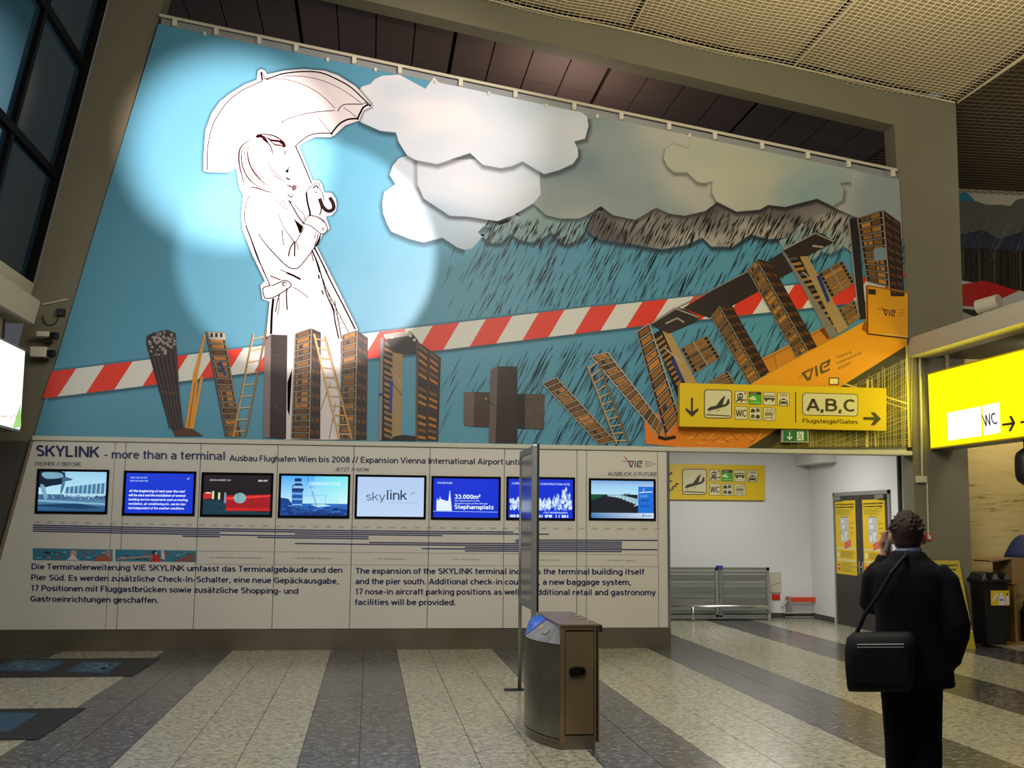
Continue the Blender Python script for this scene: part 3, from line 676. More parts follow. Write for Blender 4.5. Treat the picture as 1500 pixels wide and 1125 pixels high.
# hair
for pts, wd, c in (([(380, 100), (420, 85), (500, 92), (560, 120), (600, 160), (615, 190)], 1.0, SEP), ([(380, 105), (350, 122), (290, 160), (262, 200), (255, 260), (262, 330), (285, 420), (300, 480), (330, 505)], 1.0, SEP), ([(330, 505), (345, 485), (400, 490), (470, 515), (560, 530)], .9, SEP),
    ([(345, 130), (325, 190), (322, 250), (345, 330), (400, 410), (470, 470), (560, 510)], 1.0, SEP), ([(335, 140), (285, 190), (275, 280), (300, 370), (350, 440), (430, 490), (530, 530)], .9, SEP), ([(320, 150), (300, 210), (310, 300), (350, 390)], .6, FNT),
    ([(345, 290), (370, 350), (420, 410), (500, 450)], 2.0, (160, 116, 116)), ([(325, 340), (350, 400), (400, 450), (480, 495)], 1.8, (160, 116, 116)), ([(420, 120), (450, 135), (490, 170), (510, 230), (525, 245)], .9, SEP), ([(430, 200), (470, 290), (520, 370), (590, 415), (640, 430)], .7, FNT), ([(470, 330), (520, 390), (580, 430), (650, 470)], .8, FNT),
    ([(450, 100), (500, 130), (560, 140), (600, 190)], 1.6, SEP), ([(480, 120), (520, 160), (570, 170), (600, 190)], 1.1, SEP), ([(400, 95), (440, 110), (480, 160)], 2.2, SEP), ([(560, 130), (585, 150), (605, 185)], 2.4, SEP),
    ([(598, 195), (600, 225), (593, 245)], .9, SEP), ([(555, 240), (568, 228)], .7, SEP), ([(648, 318), (620, 352), (622, 385)], .9, SEP), ([(605, 515), (630, 545), (655, 552), (660, 500)], .9, INK), ([(600, 400), (625, 420), (650, 425)], 1.2, SEP), ([(600, 460), (640, 475), (662, 490)], 1.0, SEP)): ln(a3, pts, wd*1.7, c, 4, True)
P.poly(a3([(378, 105), (395, 85), (430, 88), (425, 105), (395, 115)]), SEP, 6); P.poly(a3([(600, 360), (622, 345), (632, 358), (618, 378)]), INK, 6); P.circ(*a3([(573, 264)])[0], .9, SEP, 6)
P.poly(a3([(650, 478), (668, 458), (680, 468), (697, 468), (685, 485), (692, 498), (672, 505), (655, 512)]), (78, 58, 60), 6)
# collar, coat, arm
for pts, wd, c in (([(335, 545), (310, 600), (298, 700), (310, 770), (345, 860), (385, 970), (440, 1115)], 1.0, INK), ([(335, 500), (325, 545), (380, 540)], .7, FNT), ([(512, 570), (560, 600), (610, 650), (600, 600), (585, 585), (565, 605)], .9, SEP), ([(628, 580), (665, 640), (700, 700), (745, 760)], 1.5, INK), ([(628, 578), (680, 625), (740, 685), (752, 725)], .9, INK),
    ([(550, 680), (590, 780), (640, 850), (672, 890), (690, 880), (745, 780)], .9, INK), ([(580, 800), (582, 850), (592, 915)], .9, INK), ([(672, 890), (640, 940), (627, 1000)], 1.4, INK), ([(675, 890), (672, 1000)], 1.5, INK), ([(688, 895), (700, 950)], .8, INK),
    ([(400, 830), (450, 900), (520, 980), (600, 1060), (650, 1090), (700, 1085), (750, 1030), (800, 965), (840, 900), (870, 830)], 1.1, INK), ([(760, 520), (770, 600), (788, 670), (785, 700)], 2.2, INK), ([(760, 520), (800, 470), (850, 448), (862, 490), (885, 540), (892, 580)], 1.0, INK), ([(865, 600), (872, 650), (860, 690)], 1.4, INK),
    ([(785, 690), (745, 740), (748, 755), (800, 775), (870, 830), (905, 820), (918, 790), (895, 740), (850, 705), (790, 690)], 1.0, INK), ([(800, 700), (850, 715), (895, 745)], .7, SEP), ([(810, 490), (835, 470), (850, 490)], 1.6, INK), ([(810, 515), (850, 522)], .9, INK), ([(832, 820), (822, 870)], .8, INK), ([(850, 830), (838, 880), (820, 920)], 1.0, INK), ([(865, 840), (850, 900), (820, 935)], 1.6, INK),
    ([(800, 955), (830, 1020), (860, 1120)], 1.3, INK), ([(820, 935), (870, 1030), (915, 1120)], 1.5, INK)): ln(a3, pts, wd, c, 4)
P.poly(a3([(665, 715), (700, 745), (738, 775), (722, 820), (708, 828), (695, 785)]), INK, 6)
P.circ(*a3([(886, 795)])[0], 2.2, INK, 6); P.circ(*a3([(886, 795)])[0], 1.2, (200, 190, 188), 7)
P.line(a3([(860, 565), (880, 620), (910, 655), (940, 660), (965, 640), (960, 600), (935, 558)]), 5.6, (40, 26, 26), 6, smooth=4)
for pts, wd in (([(130, 0), (180, 130), (240, 300), (300, 430), (330, 500), (370, 585)], 1.1), ([(370, 585), (300, 610), (310, 690), (340, 710), (420, 690), (560, 600), (565, 560), (520, 535), (480, 545), (380, 590)], 1.1), ([(775, 240), (830, 370), (880, 540), (920, 680), (980, 820), (1000, 940), (1035, 1100)], 1.4), ([(800, 215), (880, 380), (960, 550), (1090, 800), (1195, 1010)], 1.6),
    ([(530, 460), (600, 490), (665, 525)], 2.2), ([(470, 430), (530, 460)], .8), ([(400, 710), (385, 860), (378, 1055)], 2.6), ([(460, 670), (440, 740), (420, 840)], 1.1), ([(450, 680), (458, 760), (440, 870)], .8), ([(530, 610), (527, 700), (535, 820)], 1.4), ([(838, 480), (845, 520)], 1.6), ([(870, 630), (885, 670)], 1.5), ([(770, 270), (790, 350)], 1.0),
    ([(905, 600), (1130, 1040)], .8), ([(880, 520), (1000, 850)], .7)): ln(a6, pts, wd, INK, 4)
for t in range(9): P.line(a6([(912+t*17, 640+t*45), (940+t*19, 625+t*45)]), .7, SEP, 6)
ln(a6, [(590, 600), (660, 640), (740, 700)], .9, FNT); ln(a6, [(370, 490), (470, 530)], 1.4, FNT)
P.circ(*a6([(508, 570)])[0], 3.6, INK, 6); P.circ(*a6([(512, 572)])[0], 2.5, (190, 180, 178), 7)
P.poly([(421, 560), (428, 540), (424, 610), (421, 600)], INK, 6); P.line([(484, 560), (470, 600)], .8, INK, 6); P.line([(492, 590), (482, 643)], .8, INK, 6); P.line([(506, 500), (500, 495), (490, 440)], 1.3, INK, 6)
M['ink_print'] = attr_mat('ink_print', .8); M['ink_print'].node_tree.nodes['Principled BSDF'].inputs['Specular IOR Level'].default_value = 0
P.build('printed_woman', M['ink_print'], ban)

# ---- giant letters collaged from formwork, ladders, slabs
P = Print(onB)
STEEL = (122, 116, 100); GOLD = (172, 112, 40); DRK = (28, 20, 15); WOODC = (150, 124, 80)
def lerp(a, b, t): return (a[0]+(b[0]-a[0])*t, a[1]+(b[1]-a[1])*t)
def bil(Q, u, v): return lerp(lerp(Q[0], Q[1], u), lerp(Q[3], Q[2], u), v)
def form(Q, n, gold=GOLD, rail=STEEL, cols=1, L=9, cw=1.6, blue=False, jitter=.35, rr=random.Random(5)):
    P.poly(list(Q), DRK, L)
    for i in range(n):
        for c in range(cols):
            u0 = .12+.8*c/cols; u1 = u0+.8/cols-.05
            v0 = (i+.18)/n; v1 = (i+.80)/n
            br = rr.uniform(.55, 1.08); g = tuple(max(0, min(255, int(k*br))) for k in gold)
            P.poly([bil(Q, u0, v0), bil(Q, u1, v0), bil(Q, u1, v1), bil(Q, u0, v1)], g, L+.5)
            if rr.random() < jitter: P.poly([bil(Q, u0+.1, v0+.1/n), bil(Q, (u0+u1)/2, v0), bil(Q, (u0+u1)/2, v1), bil(Q, u0+.12, v1)], (64, 50, 36), L+.8)
    for i in range(n+1): P.line([bil(Q, .03, i/n), bil(Q, .97, i/n)], cw, rail, L+1)
    P.line([Q[0], Q[3]], cw*1.2, rail, L+1.2); P.line([Q[1], Q[2]], cw*1.3, rail, L+1.2)
    for i in range(0, n, 3): P.line([bil(Q, .35, (i+.2)/n), bil(Q, .7, (i+1.1)/n)], cw*.6, (88, 80, 68), L+1.4)
    if blue: P.line([bil(Q, .5, .28), bil(Q, .62, .42)], 3, (26, 50, 120), L+1.6)
def ladr(Q, n, c=(150, 116, 66), L=11, wd=3):
    for i in range(n): 
        t = (i+.5)/n; P.line([bil(Q, 0, t), bil(Q, 1, t)], wd*.6, (190, 156, 104), L)
    P.line([Q[0], Q[3]], wd, c, L+.4); P.line([Q[1], Q[2]], wd, c, L+.4); P.line([bil(Q, .06, 0), bil(Q, .06, 1)], .8, (214, 184, 130), L+.7); P.line([bil(Q, 1.05, 0), bil(Q, 1.05, 1)], .8, (90, 62, 34), L+.7)
def slab(pts, c=(70, 56, 50), L=9): P.poly(pts, c, L)
def side(Q, L=9.2, n=9):
    P.poly(list(Q), (46, 30, 22), L)
    for i in range(n):
        for c in (0, 1): P.poly([bil(Q, .12+.45*c, (i+.2)/n), bil(Q, .45+.45*c, (i+.35)/n), bil(Q, .45+.45*c, (i+.7)/n), bil(Q, .12+.45*c, (i+.55)/n)], (92, 56, 22), L+.3)
# W
rr = random.Random(11)
P.poly([(214, 503), (215, 492), (225, 487), (245, 483), (257, 488), (260, 530), (266, 618), (276, 639), (257, 639), (246, 618), (238, 590)], (50, 40, 40), 9, 0)
for k in range(12): P.line([(218+k*3.4, 512+rr.uniform(-5, 3)), (240+k*2.2, 590), (248+k*1.9, 628)], .9, (86, 72, 70) if k % 2 else (34, 26, 28), 9.5)
P.line([(231, 573), (262, 577)], 1.2, (96, 70, 50), 10)
for k in range(56):
    a = rr.uniform(0, 2*pi); r_ = sqrt(rr.random()); P.circ(236+20*r_*cos(a), 503+17*r_*sin(a)-3*cos(a), rr.uniform(1.6, 2.4), (150, 142, 134), 10+.02*k, n=6); P.circ(236+20*r_*cos(a), 503.6+17*r_*sin(a)-3*cos(a), .9, (92, 84, 82), 10.01+.02*k+.01, n=6)
P.poly([(254, 632), (268, 626), (285, 630), (298, 639), (256, 639)], (84, 54, 30), 9.8)
P.poly([(299, 491), (302, 490), (290, 546), (284, 628), (271, 628), (283, 548)], (206, 138, 36), 9.6); P.line([(296, 552), (282, 628)], 4, (198, 140, 60), 9.9); P.line([(286, 560), (276, 628)], 1.2, (120, 74, 20), 10.2)
form([(303, 486), (328, 487), (354, 640), (332, 640)], 18, blue=True); P.line([(302, 486), (331, 640)], 2.4, (70, 66, 66), 11); P.poly([(305, 487), (329, 488), (331, 498), (307, 497)], (160, 156, 146), 11.3)
for k in range(3): P.rect(308+k*7, 488, 312+k*7, 494, (30, 26, 26), 11.6)
ladr([(371, 489), (390, 484), (359, 640), (341, 640)], 9, (134, 108, 70))
# I
slab([(390, 494), (397, 490), (421, 491), (419, 643), (385, 641)], (46, 34, 31)); P.poly([(388, 500), (397, 490), (395, 641), (385, 641)], (118, 106, 102), 9.4)
for q_ in ((407, 520), (404, 596), (410, 600)): P.circ(q_[0], q_[1], .9, (110, 96, 88), 9.8)
# N
form([(433, 489), (456, 481), (453, 643), (427, 642)], 18, jitter=.6); side([(456, 481), (470, 487), (469, 643), (453, 643)])
form([(502, 491), (523, 484), (520, 644), (497, 643)], 18, jitter=.6); side([(523, 484), (539, 495), (537, 644), (520, 644)])
ladr([(460, 489), (476, 492), (516, 643), (497, 643)], 11, (196, 150, 92), L=13)
# D
P.poly([(562, 495), (576, 515), (575, 645), (559, 645)], DRK, 9)
for i in range(17):
    y = 500+i*8.4; P.poly([(563, y), (576, y+6), (576, y+10), (563, y+5)], GOLD if i % 2 else (120, 90, 50), 9.4); P.line([(562, y+1), (576, y+7)], 1.4, (120, 112, 98), 9.8)
P.poly([(557, 495), (562, 495), (559, 645), (554, 645)], (126, 122, 118), 10); P.poly([(575, 517), (590, 515), (588, 640), (574, 640)], WOODC, 9.6)
P.poly([(562, 490), (600, 484), (613, 499), (610, 517), (590, 519), (576, 516)], (40, 30, 26), 10); P.poly([(561, 490), (600, 484), (604, 491), (565, 497)], (160, 152, 140), 10.3)
for q_ in ((564, 492), (574, 494), (596, 487), (601, 492), (607, 498)): P.circ(q_[0], q_[1], 2.3, (190, 184, 172), 10.8, n=7)
P.line([(572, 541), (591, 568)], 2, (150, 138, 116), 10.6); P.line([(574, 560), (589, 580)], 1.4, (90, 70, 40), 10.5); P.poly([(571, 558), (576, 558), (574, 602), (570, 600)], (28, 52, 130), 10.8); P.rect(555, 576, 561, 580, (28, 52, 120), 10.8)
P.poly([(574, 640), (590, 637), (609, 639), (609, 646), (574, 645)], (30, 22, 18), 9.7)
Q = [(610, 499), (646, 524), (642, 646), (609, 645)]; P.poly(Q, (44, 28, 16), 9.8)
for i in range(14):
    for c in (0, 1):
        if i in (5, 9): continue
        P.poly([bil(Q, .1+.46*c, (i+.25)/14), bil(Q, .44+.46*c, (i+.45)/14), bil(Q, .44+.46*c, (i+.85)/14), bil(Q, .1+.46*c, (i+.65)/14)], (168, 104, 22) if i % 3 else (120, 72, 20), 10.1)
P.line([bil(Q, .52, 0), bil(Q, .52, 1)], 2, (58, 40, 26), 10.4); P.line([bil(Q, .04, 0), bil(Q, .04, 1)], 1.4, (110, 84, 50), 10.4)
# plus of concrete blocks
P.poly([(679.5, 574.7), (695, 574), (694, 625), (679.5, 623)], (98, 80, 66), 9); P.poly([(695, 574), (724, 575), (724, 626), (694, 625)], (60, 46, 36), 9.1); P.poly([(758, 577), (798, 577), (797, 629), (758, 627)], (80, 66, 56), 9); P.poly([(758, 577), (769, 577), (769, 628), (758, 627)], (34, 26, 24), 9.4)
P.poly([(719, 541), (729, 536.5), (727, 649), (716, 648)], (94, 78, 66), 9.6); P.poly([(729, 536.5), (758, 537), (758, 649), (726, 649)], (46, 33, 26), 9.8); P.line([(710, 584), (723, 594)], 1.6, (30, 22, 18), 9.8); P.circ(712, 584, 1.6, (170, 140, 80), 10)
for k in range(60): P.circ(rr.uniform(772, 795), rr.uniform(580, 625), .6, (70, 58, 50) if k % 2 else (130, 116, 100), 9.6, n=5)
# W (second word)
form([(795, 562), (815, 553), (900, 645), (878, 651)], 14, rail=(140, 134, 118)); 
form([(866, 522), (890, 516), (972, 623), (966, 640)], 16, rail=(160, 152, 136)); ladr([(860, 536), (874, 523), (921, 651), (903, 651)], 11, (122, 96, 62), L=13)
P.poly([(944, 616), (962, 605), (996, 622), (996, 655), (946, 650)], (216, 118, 34), 8.8); P.line([(964, 640), (975, 643), (990, 640)], 5, (40, 26, 18), 12)
form([(933, 486), (951, 474), (996, 612), (975, 637)], 12, rail=(160, 152, 136)); P.line([(934, 487), (976, 640)], 1.4, (60, 52, 46), 12)
# E
P.poly([(957, 490), (969, 482), (1010, 570), (995, 590), (985, 560)], DRK, 9)
for i in range(11): P.poly([(959+i*3.4, 498+i*7), (970+i*3.3, 490+i*7), (971+i*3.3, 494+i*7), (960+i*3.4, 502+i*7)], (150, 108, 52), 9.5)
P.poly([(969, 482), (979, 480), (1026, 570), (1008, 570)], (166, 138, 88), 9.8); P.line([(974, 510), (1000, 532)], 1.8, (170, 160, 140), 10.2); P.poly([(982, 526), (987, 524), (1002, 556), (998, 560)], (34, 52, 104), 10.3)
P.poly([(952, 474), (988, 451), (1002, 452), (1026, 464), (1022, 470), (979, 489), (966, 482)], (48, 38, 32), 10.4); P.line([(954, 474), (990, 452), (1024, 465)], 2.2, (150, 142, 124), 11); P.line([(975, 474), (992, 466), (1002, 472)], 2.6, (150, 140, 120), 11)
form([(997, 511), (1036, 492), (1055, 523), (1017, 547)], 6, L=9, jitter=.1); P.line([(1016, 501), (1037, 536)], 2.4, (140, 130, 108), 12)
form([(1036, 560), (1066, 544), (1076, 562), (1046, 566)], 4, L=9, jitter=.1)
# T
P.poly([(1001, 451), (1095, 397), (1116, 424), (1040, 466), (1028, 462)], (44, 36, 32), 9.4); P.line([(990, 452), (1096, 397)], 1.8, (130, 124, 108), 10.8)
form([(1042, 464), (1054, 449), (1113, 552), (1098, 564)], 16, cw=1.3); side([(1054, 448), (1072, 447), (1127, 545), (1113, 553)])
form([(1096, 397), (1108, 380), (1183, 513), (1167, 524)], 19, cw=1.3); side([(1108, 379), (1129, 384), (1197, 508), (1183, 514)])
P.poly([(1126, 381), (1145, 370), (1162, 397), (1141, 408)], (46, 38, 34), 9)
# E
P.poly([(1152, 375), (1170, 373), (1232, 482), (1223, 490)], DRK, 9)
for i in range(14): P.poly([(1154+i*5, 378+i*7.6), (1168+i*4.6, 376+i*7.4), (1170+i*4.6, 380+i*7.4), (1156+i*5, 382+i*7.6)], (158, 116, 56) if i % 3 else (80, 70, 60), 9.5)
P.poly([(1144, 364), (1149, 369), (1227, 488), (1216, 496)], (124, 116, 104), 10); P.poly([(1170, 373), (1180, 371), (1243, 479), (1228, 489)], (162, 136, 84), 9.8)
P.poly([(1196, 405), (1201, 402), (1216, 440), (1212, 444)], (34, 52, 104), 10.3); P.line([(1175, 398), (1204, 422)], 1.8, (150, 142, 122), 10.2)
P.poly([(1146, 366), (1193, 341), (1204, 342), (1223, 354), (1183, 375), (1158, 377)], (46, 36, 30), 10.4); P.line([(1147, 366), (1194, 341.5), (1222, 354)], 2.0, (150, 142, 124), 11); P.line([(1190, 360), (1206, 362)], 3, (150, 140, 120), 11)
form([(1199, 401), (1234, 382), (1252, 413), (1218, 436)], 6, L=9, jitter=.1); P.line([(1217, 393), (1235, 424)], 2.0, (140, 130, 108), 12)
form([(1228, 453), (1252, 440), (1259, 464), (1242, 478)], 4, L=9, jitter=.2)
# R
form([(1256, 320), (1293, 308), (1303, 420), (1270, 412)], 11, (176, 120, 50), cols=2, L=9.2); P.poly([(1279, 365), (1297, 362), (1299, 380), (1281, 383)], (120, 140, 140), 10.9); side([(1293, 307), (1319, 326), (1325, 434), (1305, 434)], 9.2, 10)
P.poly([(1242, 321), (1256, 318), (1269, 467), (1258, 468)], (38, 30, 28), 10); P.line([(1243, 320), (1258, 467)], 2, (140, 136, 128), 10.6); P.line([(1293, 308), (1303, 425)], 1.6, (140, 132, 112), 11)
P.build('printed_letters', M['print'], ban)

# ---- yellow crane body, scaffolding photograph, small sign
P = Print(onB)
P.poly([(1095, 657), (1095, 650), (1130, 622), (1232, 560), (1328, 500), (1336, 655)], (62, 56, 34), 7)
rr = random.Random(23)
for k in range(26): 
    y = 505+k*5.2; P.line([(1190+rr.uniform(-20, 60), min(653, y+72+rr.uniform(0, 20))), (1331, min(650, y+rr.uniform(6, 20)))], rr.uniform(.5, 1.1), (140, 126, 70), 7.4)
for k in range(46):
    x = 1160+k*3.9+rr.uniform(-1, 1); y0 = max(512, 512+(1332-x)*.62); P.line([(x, y0+rr.uniform(0, 12)), (x+rr.uniform(-2, 2), 655)], rr.uniform(.5, 1.3), rr.choice([(150, 136, 84), (96, 90, 70), (168, 160, 120)]), 7.5)
P.poly([(1130, 656), (1160, 628), (1230, 632), (1250, 655)], (96, 88, 34), 7.2)
P.line([(1271, 556), (1270, 655)], 3.4, (196, 178, 96), 7.9); P.line([(1277, 556), (1283, 655)], 2.6, (180, 162, 86), 7.9); P.line([(1328, 505), (1332, 655)], 3.0, (206, 180, 80), 8.0); P.line([(1230, 560), (1332, 592)], 2.4, (196, 178, 96), 7.9); P.line([(1235, 570), (1332, 600)], 1.4, (180, 162, 86), 7.9)
P.poly([(1114, 526), (1206, 479), (1221, 495), (1124, 552)], (192, 124, 34), 8); P.line([(1116, 529), (1207, 482)], .9, (96, 56, 18), 8.3); P.line([(1134, 520), (1138, 540)], .8, (120, 70, 20), 8.3); P.line([(1160, 507), (1164, 524)], .8, (120, 70, 20), 8.3); P.poly([(1200, 483), (1208, 479), (1222, 494), (1212, 497)], (110, 58, 16), 8.3)
P.poly([(990, 622), (1060, 585), (1098, 563), (1266, 471), (1296, 478), (1330, 480), (1328, 506), (1232, 566), (1130, 634), (1095, 656), (990, 656)], (222, 150, 26), 8.4)
P.poly([(990, 626), (1060, 630), (1128, 633), (1095, 656), (990, 656)], (214, 124, 34), 8.6)
for k in range(16): P.line([(1000+k*7, 634+rr.uniform(0, 16)), (1012+k*7, 632+rr.uniform(0, 18))], 1.6, (232, 160, 70) if k % 2 else (176, 92, 22), 8.8)
P.poly([(1268, 418), (1330, 430), (1330, 495), (1268, 490)], (218, 150, 24), 8.6); P.poly([(1272, 423), (1283, 424), (1283, 432), (1272, 431)], (50, 38, 24), 9.9)
P.line([(1270, 418), (1330, 428)], 2, (160, 104, 24), 12); P.line([(1270, 418), (1271, 489)], 2.4, (120, 66, 12), 9.9); P.line([(1270, 489), (1330, 496)], 2, (70, 38, 12), 9.9); P.line([(1290, 489), (1330, 493)], 2.4, (214, 170, 80), 10); P.poly([(1266, 471), (1271, 470), (1271, 489), (1262, 482)], (150, 84, 14), 9.9)
def vie(P_, f, c, L, sl=.0):
    """angular three-letter mark; f maps unit (x: 0..3, y: 0 bottom..1 top) to (u,v)"""
    g = lambda pts: [f(x, y) for x, y in pts]
    P_.poly(g([(-.1, 1), (.85, 1), (.75, .8), (.25, .8), (.45, .3), (.62, .3), (.9, 1), (1.1, 1), (.7, 0), (.35, 0)]), c, L)
    P_.poly(g([(1.2, 1), (1.42, 1), (1.42, 0), (1.2, 0)]), c, L)
    P_.poly(g([(1.65, .78), (1.85, 1), (2.75, 1), (2.55, .45), (2.0, .45), (2.0, .6), (2.35, .6), (2.42, .8), (1.95, .8), (1.88, .7), (1.88, .28), (2.0, .2), (2.6, .2), (2.5, 0), (1.8, 0), (1.62, .2)]), c, L+.05)
vie(P, lambda x, y: (1177+x*15.2+y*-2, 560-x*7.3-y*15.5+1), (92, 74, 40), 9)
for k, t in enumerate(('Vienna', 'International', 'Airport')): P.text(t, 1226-k*-1.0, 533+k*8-7, 1226+(22, 36, 21)[k], 533+k*8-7-(9, 15.5, 9)[k], 4.6, (108, 84, 38), 9, bold=0)
P.line([(1170, 551), (1176, 549)], .7, (108, 84, 38), 9); P.line([(1170, 554), (1176, 552)], .7, (108, 84, 38), 9)
vie(P, lambda x, y: (1294+x*6.6, 462+x*.5-y*9), (60, 50, 44), 9.2); P.line([(1291, 449), (1298, 457)], 1, (170, 60, 40), 9.3); P.line([(1286, 452), (1296, 454)], .8, (60, 50, 44), 9.3)
for k in range(3): P.line([(1316, 454+k*4), (1325, 455+k*4)], .7, (120, 90, 40), 9.2)
P.rrect(1214, 553, 1229, 564, 1, (60, 44, 20), 9.2); P.rrect(1215.5, 554.5, 1227.5, 562.5, .8, (232, 214, 130), 9.5)
P.build('printed_crane', M['print'], ban)
# wrinkles of the sheet at the lower corner are left to the relief of the vinyl

# ---- rail with clamps along the top of the banner
rail = empty('banner_rail', (1.5, YB-.02, 7.4), 'pale metal rail with clamps holding the sloping top edge of the mural', 'rail')
ra, rb = onY(234, 22, YB-.05), onY(1314, 249, YB-.05)
MB().tube([ra, rb], .022, 8).build('top_tube', M['cream'], rail)
ra2, rb2 = onY(236, 31, YB-.005), onY(1314, 258, YB-.005)
b = MB(); dd = Vector((0, 0, .045)); b.prism([ra2-dd, rb2-dd, rb2+dd, ra2+dd], (0, .03, 0)); b.build('lower_profile', M['alu_dull'], rail)
for px in (256, 317, 380, 434, 519, 586, 675, 755, 841, 910, 980, 1047, 1116, 1183, 1243, 1308):
    c = onY(px, 21+(px-234)*.2102+6.5, YB-.045)
    bx(c.x-.028, c.x+.028, c.y-.02, c.y+.03, c.z-.055, c.z+.04).build('clamp', M['white_pl'], rail)
for px in (300, 480, 550, 638, 716, 800, 875, 1010): 
    c = onY(px, 36+(px-234)*.2102, YB-.02); bx(c.x-.02, c.x+.02, c.y-.01, c.y+.02, c.z-.02, c.z+.03).build('grommet_tie', M['white_pl'], rail)

# ---- second banner beyond the column
Y2 = 19.0
b2n = empty('side_banner', (12, Y2, 4), 'dark mural of grey rock and red tape hung beyond the square column', 'banner')
def onS(u, v, L): return onY(u, v, Y2-.003*L)
P = Print(onS); P.poly([(1330, 258), (1640, 278), (1640, 640), (1330, 640)], (176, 172, 152), 0); P.build('vinyl_sheet', M['print'], b2n)
P = Print(onS)
P.poly([(1330, 290), (1408, 282), (1417, 282), (1428, 294), (1424, 300), (1330, 302)], (40, 120, 150), 1)
P.poly([(1330, 300), (1428, 294), (1445, 300), (1470, 300), (1480, 302), (1490, 292), (1520, 288), (1640, 300), (1640, 520), (1330, 420)], (92, 92, 84), 1.5)
P.poly([(1330, 352), (1415, 342), (1440, 336), (1462, 350), (1480, 345), (1500, 338), (1540, 345), (1640, 350), (1640, 440), (1330, 400)], (48, 56, 70), 2)
P.poly([(1330, 370), (1420, 362), (1640, 380), (1640, 560), (1330, 420)], (40, 34, 30), 2.5)
for k in range(90):
    x = rr.uniform(1402, 1600); y = rr.uniform(300, 360); l = rr.uniform(20, 60); P.line([(x, y), (x-l*.42, y+l)], rr.uniform(1, 2.6), rr.choice([(34, 30, 30), (60, 56, 54), (140, 138, 128)]), 3, taper=True)
for k in range(46): x = 1402+k*4.6; P.line([(x, 366), (x+rr.uniform(-2, 2), 405+(x-1402)*.3)], rr.uniform(1, 2.4), rr.choice([(20, 16, 14), (90, 74, 52), (60, 50, 40)]), 3.2)
P.poly([(1330, 397), (1500, 427), (1640, 470), (1640, 520), (1500, 462), (1330, 443)], (196, 194, 184), 4)
P.poly([(1330, 430), (1442, 411), (1492, 426), (1440, 450), (1330, 443)], (190, 30, 20), 4.5); P.poly([(1540, 440), (1600, 458), (1560, 486), (1500, 465)], (190, 30, 20), 4.5)
P.build('mural_print', M['print'], b2n)
c = onY(1330, 258, Y2-.05); e_ = onY(1640, 278, Y2-.05)
MB().tube([c, e_], .04, 8).build('top_rail', M['cream_dark'], b2n)
a = onY(1400, 254, 18.5); b_ = onY(1441, 257, 18.5); t = onY(1442, 247, 18.5)
sen = empty('ceiling_detector', b_, 'small pale box on a thin pipe under the dark net above the second mural', 'detector')
MB().tube([a, b_, t], .028, 6).build('pipe', M['cream_dark'], sen); bx(t.x-.09, t.x+.11, t.y-.06, t.y+.06, t.z, t.z+.1).build('housing', M['wallbox'], sen)

# ================================================================== INFORMATION WALL
NAVY = (24, 30, 78)
info = empty('information_wall', (0, YP, 0), 'long beige laminate display wall with printed text, timeline and steel plinth', 'display')
zt_ = 2.60
def pz(px): return onY(px, 780, YP).x
xs = [None, pz(162), pz(178), pz(289), pz(403), pz(515.5), pz(628), pz(738), pz(845), pz(859), pz(964), pz(978)]
sl = (onY(48, 644, YP).x-onY(0, 822, YP).x)/(onY(48, 644, YP).z-onY(0, 822, YP).z); x_tl = onY(48, 644, YP).x
zb_ = .265
def xl_(z): return x_tl+sl*(z-2.6)
MB().prism([(xl_(zb_), YP, zb_), (xs[1]-.002, YP, zb_), (xs[1]-.002, YP, zt_), (xl_(zt_), YP, zt_)], (0, .06, 0)).build('wall_board', M['board'], info)
for i in range(1, 11): bx(xs[i]+.004, xs[i+1]-.004, YP, YP+.06, zb_, zt_).build('wall_board', M['board'], info)
bx(x_tl-.7, xs[11]+.02, YP+.062, YP+.095, .2, zt_).build('backing', M['joint'], info)
bx(-5.4, xs[11]+.03, YP-.012, YP+.09, 0, zb_-.006).build('plinth', M['steel_dark'], info)
bx(xs[11], xs[11]+.03, YP-.012, YP+.09, zb_, zt_).build('edge_trim', M['chrome'], info)
MB().prism([(x_tl-.02, YP-.02, zt_), (x_tl+.01, YP-.02, zt_), (xl_(1.1)-.0, YP-.02, 1.1), (xl_(1.1)-.04, YP-.02, 1.1)], (0, .08, 0)).build('slanted_trim', M['cream_dark'], info)
led2 = tag(MB().bbox(onY(48, 640, YP).x, 7.47, YP-.03, YW+.02, 2.605, 2.665, .008).build('trim_4', M['ledge']), kind='structure')
def onP(u, v, L): return onY(u, v, YP-.001-.0012*L)
P = Print(onP)
P.text('SKYLINK', 52.5, 668.3, 146, 670.5, 16.2, NAVY, 1, .028)
P.text('- more than a terminal', 153, 671.5, 329.5, 674, 12.6, (48, 50, 92), 1, .018)
P.text('Ausbau Flughafen Wien bis 2008 // Expansion Vienna International Airport until', 336, 675.3, 764, 681.2, 8.8, (34, 36, 70), 1, .024)
P.text('FRÜHER // BEFORE', 51.5, 682.3, 119, 683.0, 5.8, (70, 68, 84), 1, .012)
P.text('JETZT // NOW', 490.5, 690.2, 541, 690.8, 5.4, (60, 58, 74), 1, .012)
P.text('AUSBLICK // FUTURE', 890.3, 697.0, 962.5, 697.6, 5.6, (60, 58, 74), 1, .012)
